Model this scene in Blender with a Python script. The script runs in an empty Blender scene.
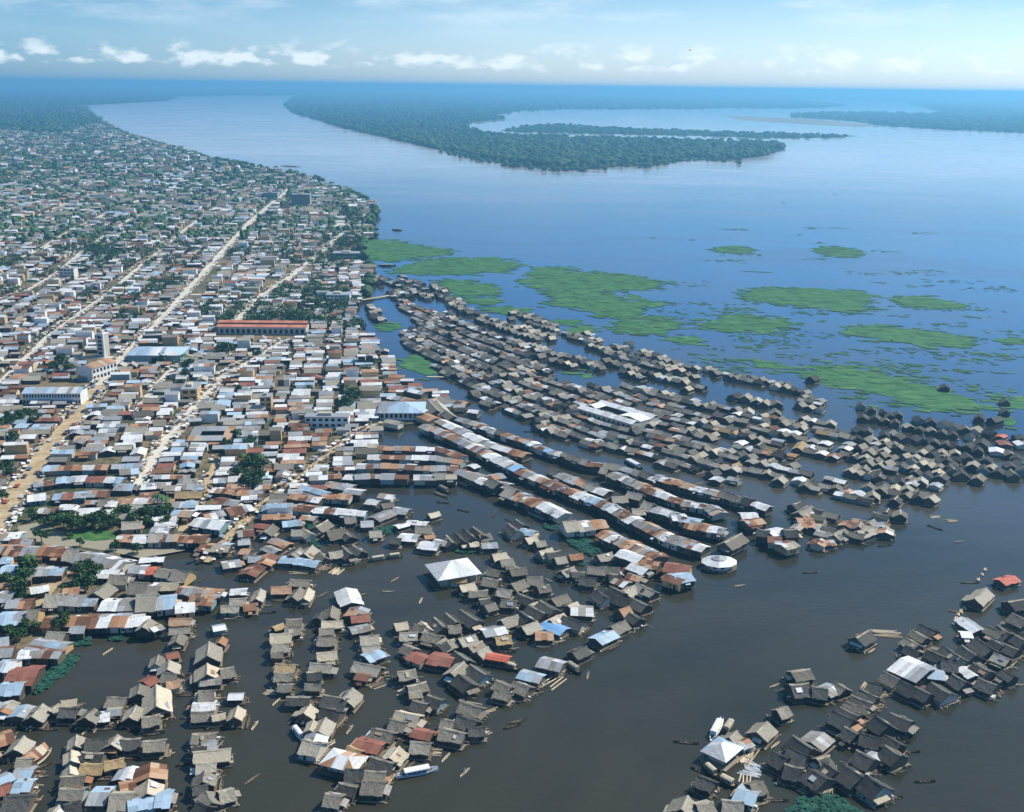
import bpy, math, random
import numpy as np
from mathutils import Vector, noise
from mathutils.geometry import tessellate_polygon

# ------------------------------------------------------------------ camera
scene = bpy.context.scene
F = 1098.0
PITCH = math.atan(320 / F)
ROLL = math.radians(-0.72)
H = 200.0
cam = bpy.data.cameras.new('camera')
cam.sensor_fit = 'HORIZONTAL'
cam.sensor_width = 36
cam.lens = 36 * F / 1024
cam.clip_start = 1
cam.clip_end = 200000
camo = bpy.data.objects.new('camera', cam)
scene.collection.objects.link(camo)
camo.location = (0, 0, H)
camo.rotation_mode = 'XYZ'
from mathutils import Matrix
camo.rotation_euler = (Matrix.Rotation(math.pi / 2 - PITCH, 4, 'X') @ Matrix.Rotation(-ROLL, 4, 'Z')).to_euler()
scene.camera = camo

# ------------------------------------------------------------------ sky, sun, exposure
SUN_AZ = math.radians(29)      # direction to the sun, measured from +x towards +y
SUN_EL = math.radians(46)
world = bpy.data.worlds.new('World')
scene.world = world
world.use_nodes = True
nt = world.node_tree
nt.nodes.clear()
def N(nt, typ, **kw):
    n = nt.nodes.new(typ)
    for k, v in kw.items():
        if k == 'inp':
            for a, b in v.items():
                n.inputs[a].default_value = b
        else:
            setattr(n, k, v)
    return n
out = N(nt, 'ShaderNodeOutputWorld')
bg = N(nt, 'ShaderNodeBackground', inp={'Strength': 0.105})
sky = N(nt, 'ShaderNodeTexSky', sky_type='NISHITA', sun_disc=False, sun_elevation=SUN_EL,
        sun_rotation=math.pi / 2 - SUN_AZ, altitude=200, air_density=1.2, dust_density=0.9, ozone_density=2.2)
tc = N(nt, 'ShaderNodeTexCoord')
sep = N(nt, 'ShaderNodeSeparateXYZ')
nt.links.new(tc.outputs['Generated'], sep.inputs[0])
def mth(op, a, b=None, c=None, clamp=False):
    n = N(nt, 'ShaderNodeMath', operation=op, use_clamp=clamp)
    for i, v in enumerate((a, b, c)):
        if v is None: continue
        if isinstance(v, (int, float)): n.inputs[i].default_value = v
        else: nt.links.new(v, n.inputs[i])
    return n.outputs[0]
def ramp(v, a, b):
    n = N(nt, 'ShaderNodeMapRange', interpolation_type='SMOOTHSTEP')
    nt.links.new(v, n.inputs[0]); n.inputs[1].default_value = a; n.inputs[2].default_value = b
    return n.outputs[0]
el = sep.outputs[2]
az = mth('ARCTAN2', sep.outputs[0], sep.outputs[1])
def cnoise(sx, sz, detail, off, rough=0.55):
    cb = N(nt, 'ShaderNodeCombineXYZ')
    nt.links.new(mth('MULTIPLY', az, sx), cb.inputs[0])
    nt.links.new(mth('MULTIPLY', el, sz), cb.inputs[1])
    cb.inputs[2].default_value = off
    t = N(nt, 'ShaderNodeTexNoise', inp={'Scale': 1.0, 'Detail': detail, 'Roughness': rough})
    nt.links.new(cb.outputs[0], t.inputs['Vector'])
    return t.outputs[0]
# low row of cumulus
puff = cnoise(34, 74, 6, 3.1)
big = cnoise(9, 10, 2, 21.3)
band = mth('MULTIPLY', ramp(el, 0.008, 0.017), mth('SUBTRACT', 1.0, ramp(el, 0.019, 0.046)))
cum = mth('ADD', mth('MULTIPLY', puff, 0.76), mth('MULTIPLY', big, 0.24))
cum = mth('ADD', cum, mth('MULTIPLY', band, 0.13))
cum = mth('MULTIPLY', ramp(cum, 0.595, 0.72), band)
# thin veils higher up
veil = cnoise(7, 38, 5, 1.4, 0.6)
veil = mth('MULTIPLY', ramp(mth('ADD', veil, mth('MULTIPLY', mth('SUBTRACT', 1.0, ramp(az, -0.44, -0.22)), 0.12)), 0.43, 0.72), mth('MULTIPLY', ramp(el, 0.03, 0.07), mth('SUBTRACT', 1.0, ramp(el, 0.12, 0.3))))
tot = mth('MAXIMUM', mth('MULTIPLY', cum, 0.72), mth('MULTIPLY', veil, 0.5))
mixc = N(nt, 'ShaderNodeMix', data_type='RGBA')
tint = N(nt, 'ShaderNodeMix', data_type='RGBA', blend_type='MULTIPLY')
tint.inputs[0].default_value = 1.0
tcol = N(nt, 'ShaderNodeValToRGB')
te = tcol.color_ramp.elements
te[0].position = 0.0; te[0].color = (.44, .62, .96, 1)
te[1].position = 0.70; te[1].color = (.30, .38, .34, 1)
for p_, c_ in ((0.07, (.25, .385, .56, 1)), (0.12, (.19, .46, .82, 1)), (0.20, (.11, .44, .92, 1)), (0.34, (.22, .38, .48, 1))):
    k_ = te.new(p_); k_.color = c_
nt.links.new(sep.outputs[2], tcol.inputs[0])
# the sky is deeper on the side away from the sun
side = N(nt, 'ShaderNodeMix', data_type='RGBA')
nt.links.new(ramp(az, -0.62, 0.12), side.inputs[0])
side.inputs[6].default_value = (1.05, 1.45, 1.78, 1); side.inputs[7].default_value = (2.12, 2.0, 2.03, 1)
tm = N(nt, 'ShaderNodeMix', data_type='RGBA', blend_type='MULTIPLY'); tm.inputs[0].default_value = 1
nt.links.new(tcol.outputs[0], tm.inputs[6]); nt.links.new(side.outputs[2], tm.inputs[7])
nt.links.new(tm.outputs[2], tint.inputs[7])
nt.links.new(sky.outputs[0], tint.inputs[6])
nt.links.new(tot, mixc.inputs[0])
nt.links.new(tint.outputs[2], mixc.inputs[6])
mixc.inputs[7].default_value = (7.2, 7.9, 8.3, 1)
nt.links.new(mixc.outputs[2], bg.inputs[0])
nt.links.new(bg.outputs[0], out.inputs[0])

sun = bpy.data.lights.new('sun', 'SUN')
sun.energy = 4.6
sun.angle = math.radians(0.6)
sun.color = (1.0, 0.95, 0.87)
suno = bpy.data.objects.new('sun', sun)
scene.collection.objects.link(suno)
sd = Vector((math.cos(SUN_EL) * math.cos(SUN_AZ), math.cos(SUN_EL) * math.sin(SUN_AZ), math.sin(SUN_EL)))
suno.rotation_euler = sd.to_track_quat('Z', 'Y').to_euler()

scene.view_settings.view_transform = 'Standard'
scene.view_settings.look = 'None'
scene.view_settings.exposure = 0.42
scene.view_settings.gamma = 1.0
scene.view_settings.use_curve_mapping = False
scene.cycles.max_bounces = 5
scene.cycles.volume_bounces = 0
scene.cycles.use_denoising = True

R = random.Random(7)

# ------------------------------------------------------------------ where a line of sight meets the ground
def g(x, y, z=0.0):
    u = x - 512; v = 406 - y
    c, s = math.cos(-ROLL), math.sin(-ROLL)
    u, v = u * c - v * s, u * s + v * c
    dy = F * math.cos(PITCH) + v * math.sin(PITCH)
    dz = -F * math.sin(PITCH) + v * math.cos(PITCH)
    t = (z - H) / min(dz, -3.2)
    return (u * t, dy * t)

# ------------------------------------------------------------------ materials
def newmat(name):
    m = bpy.data.materials.new(name)
    m.use_nodes = True
    t = m.node_tree
    b = t.nodes['Principled BSDF']
    return m, t, b
def rnd_value(t):
    oi = N(t, 'ShaderNodeObjectInfo'); ge = N(t, 'ShaderNodeNewGeometry')
    a = N(t, 'ShaderNodeMath', operation='ADD'); t.links.new(oi.outputs['Random'], a.inputs[0]); t.links.new(ge.outputs['Random Per Island'], a.inputs[1])
    f = N(t, 'ShaderNodeMath', operation='FRACT'); t.links.new(a.outputs[0], f.inputs[0])
    return f.outputs[0]
def rough_mat(name, cols, scale=(1, 1, 1), nscale=1.0, rough=0.85, spec=0.2, detail=6, bump=0.0, island=0.6, metal=0.0, contrast=0.5):
    """colour varies with noise in the object and, by island, from piece to piece"""
    m, t, b = newmat(name)
    tc = N(t, 'ShaderNodeTexCoord')
    mp = N(t, 'ShaderNodeMapping'); mp.inputs['Scale'].default_value = scale
    t.links.new(tc.outputs['Object'], mp.inputs[0])
    nz = N(t, 'ShaderNodeTexNoise', inp={'Scale': nscale, 'Detail': detail, 'Roughness': 0.65})
    t.links.new(mp.outputs[0], nz.inputs['Vector'])
    mr = N(t, 'ShaderNodeMapRange', inp={1: 0.5 - contrast / 2, 2: 0.5 + contrast / 2})
    t.links.new(nz.outputs[0], mr.inputs[0])
    mx = N(t, 'ShaderNodeMix', data_type='FLOAT'); mx.inputs[0].default_value = island
    t.links.new(mr.outputs[0], mx.inputs[2]); t.links.new(rnd_value(t), mx.inputs[3])
    cr = N(t, 'ShaderNodeValToRGB')
    e = cr.color_ramp.elements
    n = len(cols)
    e[0].position = 0.12; e[0].color = (*cols[0], 1)
    e[1].position = 0.88; e[1].color = (*cols[-1], 1)
    for i in range(1, n - 1):
        k = e.new(0.12 + 0.76 * i / (n - 1)); k.color = (*cols[i], 1)
    t.links.new(mx.outputs[0], cr.inputs[0])
    t.links.new(cr.outputs[0], b.inputs['Base Color'])
    b.inputs['Roughness'].default_value = rough
    b.inputs['Specular IOR Level'].default_value = spec
    b.inputs['Metallic'].default_value = metal
    if bump:
        bp = N(t, 'ShaderNodeBump', inp={'Strength': bump, 'Distance': 0.3})
        t.links.new(nz.outputs[0], bp.inputs['Height']); t.links.new(bp.outputs[0], b.inputs['Normal'])
    return m
M = {}
TH = (1.6, 3.2, 1)
M['thatch_tan'] = rough_mat('thatch_tan', [(.15, .13, .10), (.35, .315, .25), (.54, .49, .405)], TH, 1.5, .95, .05, bump=.8, detail=9, island=.32, contrast=.36)
M['thatch_grey'] = rough_mat('thatch_grey', [(.085, .074, .058), (.20, .18, .145), (.38, .345, .28)], TH, 1.5, .95, .05, bump=.8, detail=9, island=.32, contrast=.36)
M['thatch_dark'] = rough_mat('thatch_dark', [(.035, .035, .034), (.075, .073, .068), (.17, .165, .15)], TH, 1.5, .95, .05, bump=.8, detail=9, island=.32, contrast=.36)
M['thatch_straw'] = rough_mat('thatch_straw', [(.28, .23, .16), (.50, .43, .32), (.68, .60, .47)], TH, 1.5, .95, .05, bump=.8, detail=9, island=.32, contrast=.36)
M['thatch_yellow'] = rough_mat('thatch_yellow', [(.25, .17, .085), (.42, .30, .16), (.55, .42, .26)], TH, 1.5, .95, .05, bump=.8, detail=9, island=.32, contrast=.36)
TI = (2.2, .5, 1)
M['tin_pale'] = rough_mat('tin_pale', [(.40, .37, .33), (.64, .64, .64), (.78, .79, .80)], TI, 1.0, .5, .4, island=.42, contrast=.42, bump=.25)
M['tin_grey'] = rough_mat('tin_grey', [(.19, .19, .19), (.30, .31, .32), (.42, .44, .46)], TI, 1.0, .5, .4, island=.42, contrast=.42, bump=.25)
M['tin_blue'] = rough_mat('tin_blue', [(.23, .31, .38), (.34, .45, .55), (.45, .58, .70)], TI, 0.7, .45, .4)
M['tin_sky'] = rough_mat('tin_sky', [(.13, .28, .50), (.20, .40, .66), (.34, .54, .76)], TI, 0.7, .45, .4)
M['rust_light'] = rough_mat('rust_light', [(.25, .12, .06), (.38, .21, .12), (.48, .34, .24)], TI, 0.7, .85, .15)
M['rust_dark'] = rough_mat('rust_dark', [(.09, .045, .028), (.15, .075, .047), (.24, .125, .08)], TI, 0.7, .85, .15)
M['tin_red'] = rough_mat('tin_red', [(.34, .07, .04), (.48, .13, .08), (.56, .2, .13)], TI, 0.7, .7, .2, island=.3)
M['brick_red_tin'] = rough_mat('brick_red_tin', [(.17, .065, .045), (.25, .10, .07), (.33, .15, .11)], TI, 0.7, .8, .2, island=.35)
M['market_red'] = rough_mat('market_red', [(.42, .13, .08), (.52, .2, .13), (.56, .27, .19)], (.15, .6, 1), 0.5, .8, .2, island=.5)
M['plank_wall'] = rough_mat('plank_wall', [(.045, .035, .026), (.09, .07, .052), (.16, .125, .09)], (5, 5, .6), 1.0, .9, .1)
M['pale_wall'] = rough_mat('pale_wall', [(.38, .34, .26), (.52, .47, .38), (.66, .63, .55)], (.5, .5, .5), 1.0, .9, .1)
M['teal_wall'] = rough_mat('teal_wall', [(.13, .20, .20), (.2, .29, .29), (.32, .41, .39)], (.5, .5, .5), 1.0, .9, .1)
M['ochre_wall'] = rough_mat('ochre_wall', [(.40, .25, .11), (.52, .36, .19), (.6, .46, .3)], (.5, .5, .5), 1.0, .9, .1)
M['white_wall'] = rough_mat('white_wall', [(.58, .56, .50), (.70, .69, .65), (.78, .77, .74)], (.3, .3, .3), 1.0, .8, .2, island=.2)
M['dark_opening'] = rough_mat('dark_opening', [(.012, .012, .014), (.02, .02, .022), (.03, .03, .03)], rough=.7)
M['log'] = rough_mat('log', [(.16, .12, .08), (.32, .25, .17), (.52, .43, .31)], (1, 6, 6), 1.0, .9, .1, island=.8)
M['pale_log'] = rough_mat('pale_log', [(.36, .28, .18), (.52, .42, .29), (.66, .57, .44)], (1, 6, 6), 1.0, .9, .1, island=.7)
M['deck'] = rough_mat('deck', [(.08, .065, .05), (.17, .14, .105), (.29, .24, .18)], (4, .7, 1), 1.0, .92, .1)
M['ridge_straw'] = rough_mat('ridge_straw', [(.26, .22, .15), (.40, .34, .25), (.55, .48, .37)], (1, 1, 1), 2.0, .95, .05)
M['hull_dark'] = rough_mat('hull_dark', [(.05, .04, .032), (.10, .08, .06), (.2, .155, .11)], (.5, 2, 2), 1.0, .8, .2, island=.7)
M['hull_white'] = rough_mat('hull_white', [(.62, .63, .62), (.74, .75, .75), (.82, .82, .81)], (.5, .5, .5), 1.0, .5, .4, island=.2)
M['hull_blue'] = rough_mat('hull_blue', [(.08, .19, .3), (.13, .27, .38), (.2, .36, .46)], (.5, .5, .5), 1.0, .5, .4, island=.2)
M['skin'] = rough_mat('skin', [(.22, .12, .08), (.28, .16, .11), (.34, .2, .14)], rough=.7)
M['cloth'] = rough_mat('cloth', [(.2, .2, .22), (.5, .45, .42), (.7, .7, .68)], island=.9)
M['bark'] = rough_mat('bark', [(.08, .06, .045), (.13, .10, .075), (.2, .16, .12)], (2, 2, .5), 1.0)
M['leaf'] = rough_mat('leaf', [(.025, .06, .022), (.05, .105, .036), (.095, .165, .055)], rough=.75, spec=.2, nscale=.15, island=.65)
M['palm_leaf'] = rough_mat('palm_leaf', [(.04, .09, .025), (.06, .13, .035), (.10, .18, .05)], rough=.7, spec=.25, nscale=.15, island=.65)
M['forest'] = rough_mat('forest', [(.028, .06, .03), (.05, .10, .045), (.085, .14, .06)], rough=.95, spec=.05, nscale=.004, island=.75)
M['bush_teal'] = rough_mat('bush_teal', [(.015, .07, .04), (.03, .12, .065), (.06, .18, .09)], rough=.8, nscale=.4, island=.6)
M['paint_car'] = rough_mat('paint_car', [(.08, .08, .1), (.45, .09, .06), (.75, .75, .72), (.12, .2, .4)], rough=.3, spec=.5, island=1.0)
M['rubber'] = rough_mat('rubber', [(.02, .02, .02), (.03, .03, .03), (.04, .04, .04)])
M['awning'] = rough_mat('awning', [(.22, .25, .3), (.62, .58, .5), (.74, .73, .7), (.5, .32, .2)], rough=.8, island=1.0)

# ground
m, t, b = newmat('town_earth')
tc_ = N(t, 'ShaderNodeTexCoord')
n1 = N(t, 'ShaderNodeTexNoise', inp={'Scale': .02, 'Detail': 8, 'Roughness': .6}); t.links.new(tc_.outputs['Object'], n1.inputs[0])
n2 = N(t, 'ShaderNodeTexNoise', inp={'Scale': .3, 'Detail': 6, 'Roughness': .7}); t.links.new(tc_.outputs['Object'], n2.inputs[0])
ad = N(t, 'ShaderNodeMath', operation='ADD'); t.links.new(n1.outputs[0], ad.inputs[0]); t.links.new(n2.outputs[0], ad.inputs[1])
cr = N(t, 'ShaderNodeValToRGB'); e = cr.color_ramp.elements
e[0].position = .38; e[0].color = (.030, .060, .025, 1); e[1].position = .56; e[1].color = (.20, .155, .09, 1)
k = e.new(.45); k.color = (.07, .08, .042, 1); k = e.new(.50); k.color = (.13, .11, .07, 1)
hf = N(t, 'ShaderNodeMath', operation='MULTIPLY'); hf.inputs[1].default_value = .5
t.links.new(ad.outputs[0], hf.inputs[0]); t.links.new(hf.outputs[0], cr.inputs[0]); t.links.new(cr.outputs[0], b.inputs['Base Color'])
b.inputs['Roughness'].default_value = .95; b.inputs['Specular IOR Level'].default_value = .1
M['town_earth'] = m
M['dirt_road'] = rough_mat('dirt_road', [(.28, .21, .12), (.42, .325, .20), (.54, .44, .29)], (1, 1, 1), .12, .95, .05, island=.0, contrast=.55)
M['pale_road'] = rough_mat('pale_road', [(.42, .38, .31), (.56, .52, .44), (.66, .62, .54)], (1, 1, 1), .10, .95, .05, island=.0, contrast=.55)
M['asphalt'] = rough_mat('asphalt', [(.10, .10, .10), (.15, .15, .145), (.20, .195, .185)], (1, 1, 1), .1, .9, .1, island=.0)
M['kerb'] = rough_mat('kerb', [(.3, .28, .24), (.4, .37, .31), (.5, .46, .4)], (1, 1, 1), .3, .9, .1, island=.0)
M['forest_floor'] = rough_mat('forest_floor', [(.02, .045, .02), (.032, .065, .028), (.05, .085, .035)], (1, 1, 1), .003, .95, .05, island=0)
M['tin_worn'] = rough_mat('tin_worn', [(.13, .115, .10), (.24, .22, .195), (.36, .34, .31)], TI, 1.0, .7, .3, island=.42, contrast=.42, bump=.25)
M['sand'] = rough_mat('sand', [(.22, .2, .15), (.3, .27, .2), (.36, .33, .26)], (1, 1, 1), .003, .95, .05, island=0)
M['grass'] = rough_mat('grass', [(.03, .09, .03), (.06, .15, .05), (.12, .2, .07)], (1, 1, 1), .25, .95, .05, island=0)
M['hyacinth'] = rough_mat('hyacinth', [(.03, .095, .038), (.052, .15, .055), (.085, .20, .07)], (1, 2.2, 1), .05, .85, .1, island=.2, contrast=.5, detail=10)
M['teal_weed'] = rough_mat('teal_weed', [(.012, .045, .035), (.02, .075, .055), (.05, .13, .08)], (1, 1, 1), .3, .85, .1, island=.4)

# water: muddy and dark looked down into, a mirror of the sky far out; slicks of calmer water
m, t, b = newmat('river_water')
tc_ = N(t, 'ShaderNodeTexCoord')
b.inputs['Base Color'].default_value = (.030, .036, .034, 1)
b.inputs['IOR'].default_value = 1.33
w1 = N(t, 'ShaderNodeTexNoise', inp={'Scale': .22, 'Detail': 5, 'Roughness': .6})
mp = N(t, 'ShaderNodeMapping'); mp.inputs['Scale'].default_value = (1, 2.2, 1); mp.inputs['Rotation'].default_value = (0, 0, .5)
t.links.new(tc_.outputs['Object'], mp.inputs[0]); t.links.new(mp.outputs[0], w1.inputs[0])
w2 = N(t, 'ShaderNodeTexNoise', inp={'Scale': .0026, 'Detail': 7, 'Roughness': .62, 'Distortion': .8})
mp2 = N(t, 'ShaderNodeMapping'); mp2.inputs['Scale'].default_value = (1, 2.4, 1); mp2.inputs['Rotation'].default_value = (0, 0, -.25)
t.links.new(tc_.outputs['Object'], mp2.inputs[0]); t.links.new(mp2.outputs[0], w2.inputs[0])
mr = N(t, 'ShaderNodeMapRange', inp={1: .36, 2: .64, 3: .05, 4: .19}); t.links.new(w2.outputs[0], mr.inputs[0])
t.links.new(mr.outputs[0], b.inputs['Roughness'])
mc = N(t, 'ShaderNodeMapRange', inp={1: .36, 2: .66, 3: 0, 4: 1}); t.links.new(w2.outputs[0], mc.inputs[0])
mxw = N(t, 'ShaderNodeMix', data_type='RGBA'); t.links.new(mc.outputs[0], mxw.inputs[0])
mxw.inputs[6].default_value = (.024, .026, .019, 1); mxw.inputs[7].default_value = (.056, .050, .033, 1)
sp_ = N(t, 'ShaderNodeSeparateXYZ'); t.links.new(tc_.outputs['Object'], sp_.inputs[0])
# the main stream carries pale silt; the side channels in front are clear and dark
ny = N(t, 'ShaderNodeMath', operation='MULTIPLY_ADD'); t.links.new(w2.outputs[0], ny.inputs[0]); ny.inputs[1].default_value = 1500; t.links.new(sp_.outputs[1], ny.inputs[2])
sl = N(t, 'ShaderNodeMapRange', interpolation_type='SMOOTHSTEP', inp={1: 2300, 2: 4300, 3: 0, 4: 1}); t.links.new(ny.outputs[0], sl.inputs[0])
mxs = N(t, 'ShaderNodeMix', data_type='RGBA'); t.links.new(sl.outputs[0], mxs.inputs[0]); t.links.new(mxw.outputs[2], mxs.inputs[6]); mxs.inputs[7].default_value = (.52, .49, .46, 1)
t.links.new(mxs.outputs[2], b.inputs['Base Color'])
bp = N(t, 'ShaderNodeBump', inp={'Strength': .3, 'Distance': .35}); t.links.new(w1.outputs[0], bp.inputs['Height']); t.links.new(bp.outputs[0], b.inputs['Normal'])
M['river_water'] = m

# ------------------------------------------------------------------ mesh helpers
class Acc:
    def __init__(s): s.v = []; s.f = []; s.m = []; s.names = []
    def mi(s, name):
        if name not in s.names: s.names.append(name)
        return s.names.index(name)
    def add(s, vs, fs, mat, xf=None):
        o = len(s.v)
        s.v.extend(vs if xf is None else [xf(p) for p in vs])
        k = s.mi(mat)
        for f in fs: s.f.append(tuple(o + i for i in f)); s.m.append(k)
    def mesh(s, name):
        me = bpy.data.meshes.new(name)
        me.from_pydata(s.v, [], s.f)
        for n in s.names: me.materials.append(M[n])
        me.polygons.foreach_set('material_index', s.m)
        me.update()
        return me
    def obj(s, name, parent=None, smooth=False):
        me = s.mesh(name)
        if smooth: me.polygons.foreach_set('use_smooth', [True] * len(me.polygons))
        o = bpy.data.objects.new(name, me)
        scene.collection.objects.link(o)
        if parent: o.parent = parent
        return o
    def merge(s, other, xf):
        o = len(s.v)
        s.v.extend([xf(p) for p in other.v])
        mp = [s.mi(n) for n in other.names]
        s.f.extend([tuple(o + i for i in f) for f in other.f]); s.m.extend([mp[k] for k in other.m])
BOXF = [(0, 3, 2, 1), (4, 5, 6, 7), (0, 1, 5, 4), (1, 2, 6, 5), (2, 3, 7, 6), (3, 0, 4, 7)]
def box(a, x0, x1, y0, y1, z0, z1, mat, xf=None):
    a.add([(x0, y0, z0), (x1, y0, z0), (x1, y1, z0), (x0, y1, z0), (x0, y0, z1), (x1, y0, z1), (x1, y1, z1), (x0, y1, z1)], BOXF, mat, xf)
def slab(a, q, th, mat):
    """quad q (4 points) given a thickness downwards"""
    lo = [(x, y, z - th) for x, y, z in q]
    a.add(lo + list(q), [(3, 2, 1, 0), (4, 5, 6, 7), (0, 1, 5, 4), (1, 2, 6, 5), (2, 3, 7, 6), (3, 0, 4, 7)], mat)
def tube(a, p, q, r0, r1, mat, n=6):
    p = Vector(p); q = Vector(q); d = (q - p).normalized()
    u = d.orthogonal().normalized(); w = d.cross(u)
    vs = []
    for c, r in ((p, r0), (q, r1)):
        for i in range(n):
            an = 2 * math.pi * i / n
            vs.append(tuple(c + (u * math.cos(an) + w * math.sin(an)) * r))
    fs = [(i, (i + 1) % n, n + (i + 1) % n, n + i) for i in range(n)] + [tuple(range(n))[::-1], tuple(range(n, 2 * n))]
    a.add(vs, fs, mat)
def rotxf(x, y, z, ang):
    c, s = math.cos(ang), math.sin(ang)
    return lambda p: (x + p[0] * c - p[1] * s, y + p[0] * s + p[1] * c, z + p[2])
def empty(name, x, y, z=0, ang=0):
    o = bpy.data.objects.new(name, None)
    o.empty_display_size = 1
    scene.collection.objects.link(o); o.location = (x, y, z); o.rotation_euler = (0, 0, ang)
    return o
def tag(o, label=None, cat=None, group=None, kind=None):
    if label: o['label'] = label
    if cat: o['category'] = cat
    if group: o['group'] = group
    if kind: o['kind'] = kind
    return o
def copy_tree(o, parent=None):
    c = o.copy(); scene.collection.objects.link(c)
    if parent: c.parent = parent
    for ch in list(o.children): copy_tree(ch, c)
    return c
ALLCOPY = {}

# ------------------------------------------------------------------ ground sheets
def poly_sheet(name, pts, z, mat, kind='structure', skirt=None, world=False, jag=0, seed=0):
    w = pts if world else [g(x, y) for x, y in pts]
    if jag:
        rr = random.Random(seed)
        for _ in range(3):
            nw = []
            for i, p in enumerate(w):
                q = w[(i + 1) % len(w)]
                L = math.hypot(q[0] - p[0], q[1] - p[1])
                nw.append(p)
                if L > 14:
                    k = jag * L * rr.uniform(-1, 1)
                    nw.append(((p[0] + q[0]) / 2 - (q[1] - p[1]) / L * k, (p[1] + q[1]) / 2 + (q[0] - p[0]) / L * k))
            w = nw
    a = Acc()
    v3 = [Vector((x, y, 0)) for x, y in w]
    tris = tessellate_polygon([v3])
    fs = []
    for tr in tris:
        A, B, C_ = (v3[i] for i in tr)
        fs.append(tuple(tr) if (B - A).cross(C_ - A).z > 0 else tuple(reversed(tr)))
    a.add([(x, y, z) for x, y in w], fs, mat)
    if skirt is not None:
        n = len(w)
        area = sum(w[i][0] * w[(i + 1) % n][1] - w[(i + 1) % n][0] * w[i][1] for i in range(n))
        vs = [(x, y, z) for x, y in w] + [(x, y, skirt) for x, y in w]
        fs = [((i, n + i, n + (i + 1) % n, (i + 1) % n) if area > 0 else (i, (i + 1) % n, n + (i + 1) % n, n + i)) for i in range(n)]
        a.add(vs, fs, mat)
    o = a.obj(name)
    if kind: o['kind'] = kind
    return o
def inside(pt, poly):
    x, y = pt; c = False; n = len(poly); j = n - 1
    for i in range(n):
        xi, yi = poly[i]; xj, yj = poly[j]
        if (yi > y) != (yj > y) and x < (xj - xi) * (y - yi) / (yj - yi) + xi: c = not c
        j = i
    return c

# river, one sheet to the horizon
a = Acc()
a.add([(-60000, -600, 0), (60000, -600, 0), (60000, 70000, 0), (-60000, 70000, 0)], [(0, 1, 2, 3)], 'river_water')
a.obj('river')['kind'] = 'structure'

SHORE = [(85, 107), (97, 117), (118, 130), (150, 141), (185, 151), (215, 160), (250, 166), (290, 172), (318, 180), (345, 190), (366, 200),
         (378, 213), (372, 225), (375, 236), (362, 244), (366, 262), (374, 274), (366, 296), (352, 308), (362, 330), (378, 345), (392, 365),
         (400, 380), (430, 392), (452, 400), (460, 412), (420, 424), (388, 428), (370, 440), (364, 470), (340, 484), (322, 500), (300, 515),
         (262, 532), (232, 540), (215, 528), (186, 538), (150, 538), (120, 556), (126, 575), (160, 596), (150, 612), (90, 628), (66, 642),
         (52, 655), (40, 676), (22, 700), (0, 712), (-160, 740)]
mainland = SHORE + [(-700, 500), (-700, 300), (-400, 107)]
LANDZ = 0.9
poly_sheet('town_ground', mainland, LANDZ, 'town_earth', skirt=-1)
FAR = [(-500, 80), (-200, 84), (1250, 100), (1250, 134), (1024, 133), (950, 130), (883, 126), (850, 121), (791, 117), (791, 113), (860, 112), (900, 113),
       (945, 114), (925, 108), (905, 103), (880, 100.5), (791, 98.5), (850, 105), (820, 108), (735, 108), (640, 109), (560, 109), (520, 111),
       (496, 115), (505, 119), (475, 122), (465, 126), (480, 133), (500, 136), (540, 137), (600, 139), (700, 142), (745, 143), (780, 145),
       (785, 150), (760, 157), (715, 161), (690, 158), (655, 164), (610, 165), (580, 168), (540, 168), (500, 163), (440, 150), (400, 141), (345, 129), (320, 121),
       (292, 113), (283, 105), (292, 98), (297, 95.5), (240, 95.5), (170, 96.5), (178, 98), (165, 101), (120, 103.5), (82, 105.5), (60, 107), (-400, 106)]
poly_sheet('far_land', FAR, 0.8, 'forest_floor', skirt=-1)
SPIT = [(500, 131), (525, 126), (560, 124), (600, 127), (700, 131), (760, 133), (858, 136), (830, 138), (760, 138), (700, 136), (600, 134), (520, 132)]
poly_sheet('lake_spit', SPIT, 0.8, 'forest_floor', skirt=-1)
SPIT2 = [(724, 116), (750, 116.5), (810, 119), (883, 126), (860, 127), (800, 124), (740, 120)]
poly_sheet('sand_spit', SPIT2, 0.8, 'sand', skirt=-1)
poly_sheet('far_channel', [(330, 92.3), (420, 91), (520, 91), (575, 90.6), (540, 92), (430, 92.3)], 1.2, 'river_water')
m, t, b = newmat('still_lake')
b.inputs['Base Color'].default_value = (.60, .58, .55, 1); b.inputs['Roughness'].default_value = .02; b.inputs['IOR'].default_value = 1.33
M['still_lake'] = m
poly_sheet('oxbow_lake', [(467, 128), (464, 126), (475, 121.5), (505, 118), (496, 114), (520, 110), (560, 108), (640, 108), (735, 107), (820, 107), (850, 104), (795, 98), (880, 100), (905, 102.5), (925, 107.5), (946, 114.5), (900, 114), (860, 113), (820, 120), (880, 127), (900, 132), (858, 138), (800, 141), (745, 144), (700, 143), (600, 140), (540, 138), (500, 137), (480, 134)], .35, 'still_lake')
poly_sheet('far_pond', [(383, 101), (396, 100.5), (402, 101.7), (388, 102.3)], 1.2, 'river_water')

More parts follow.
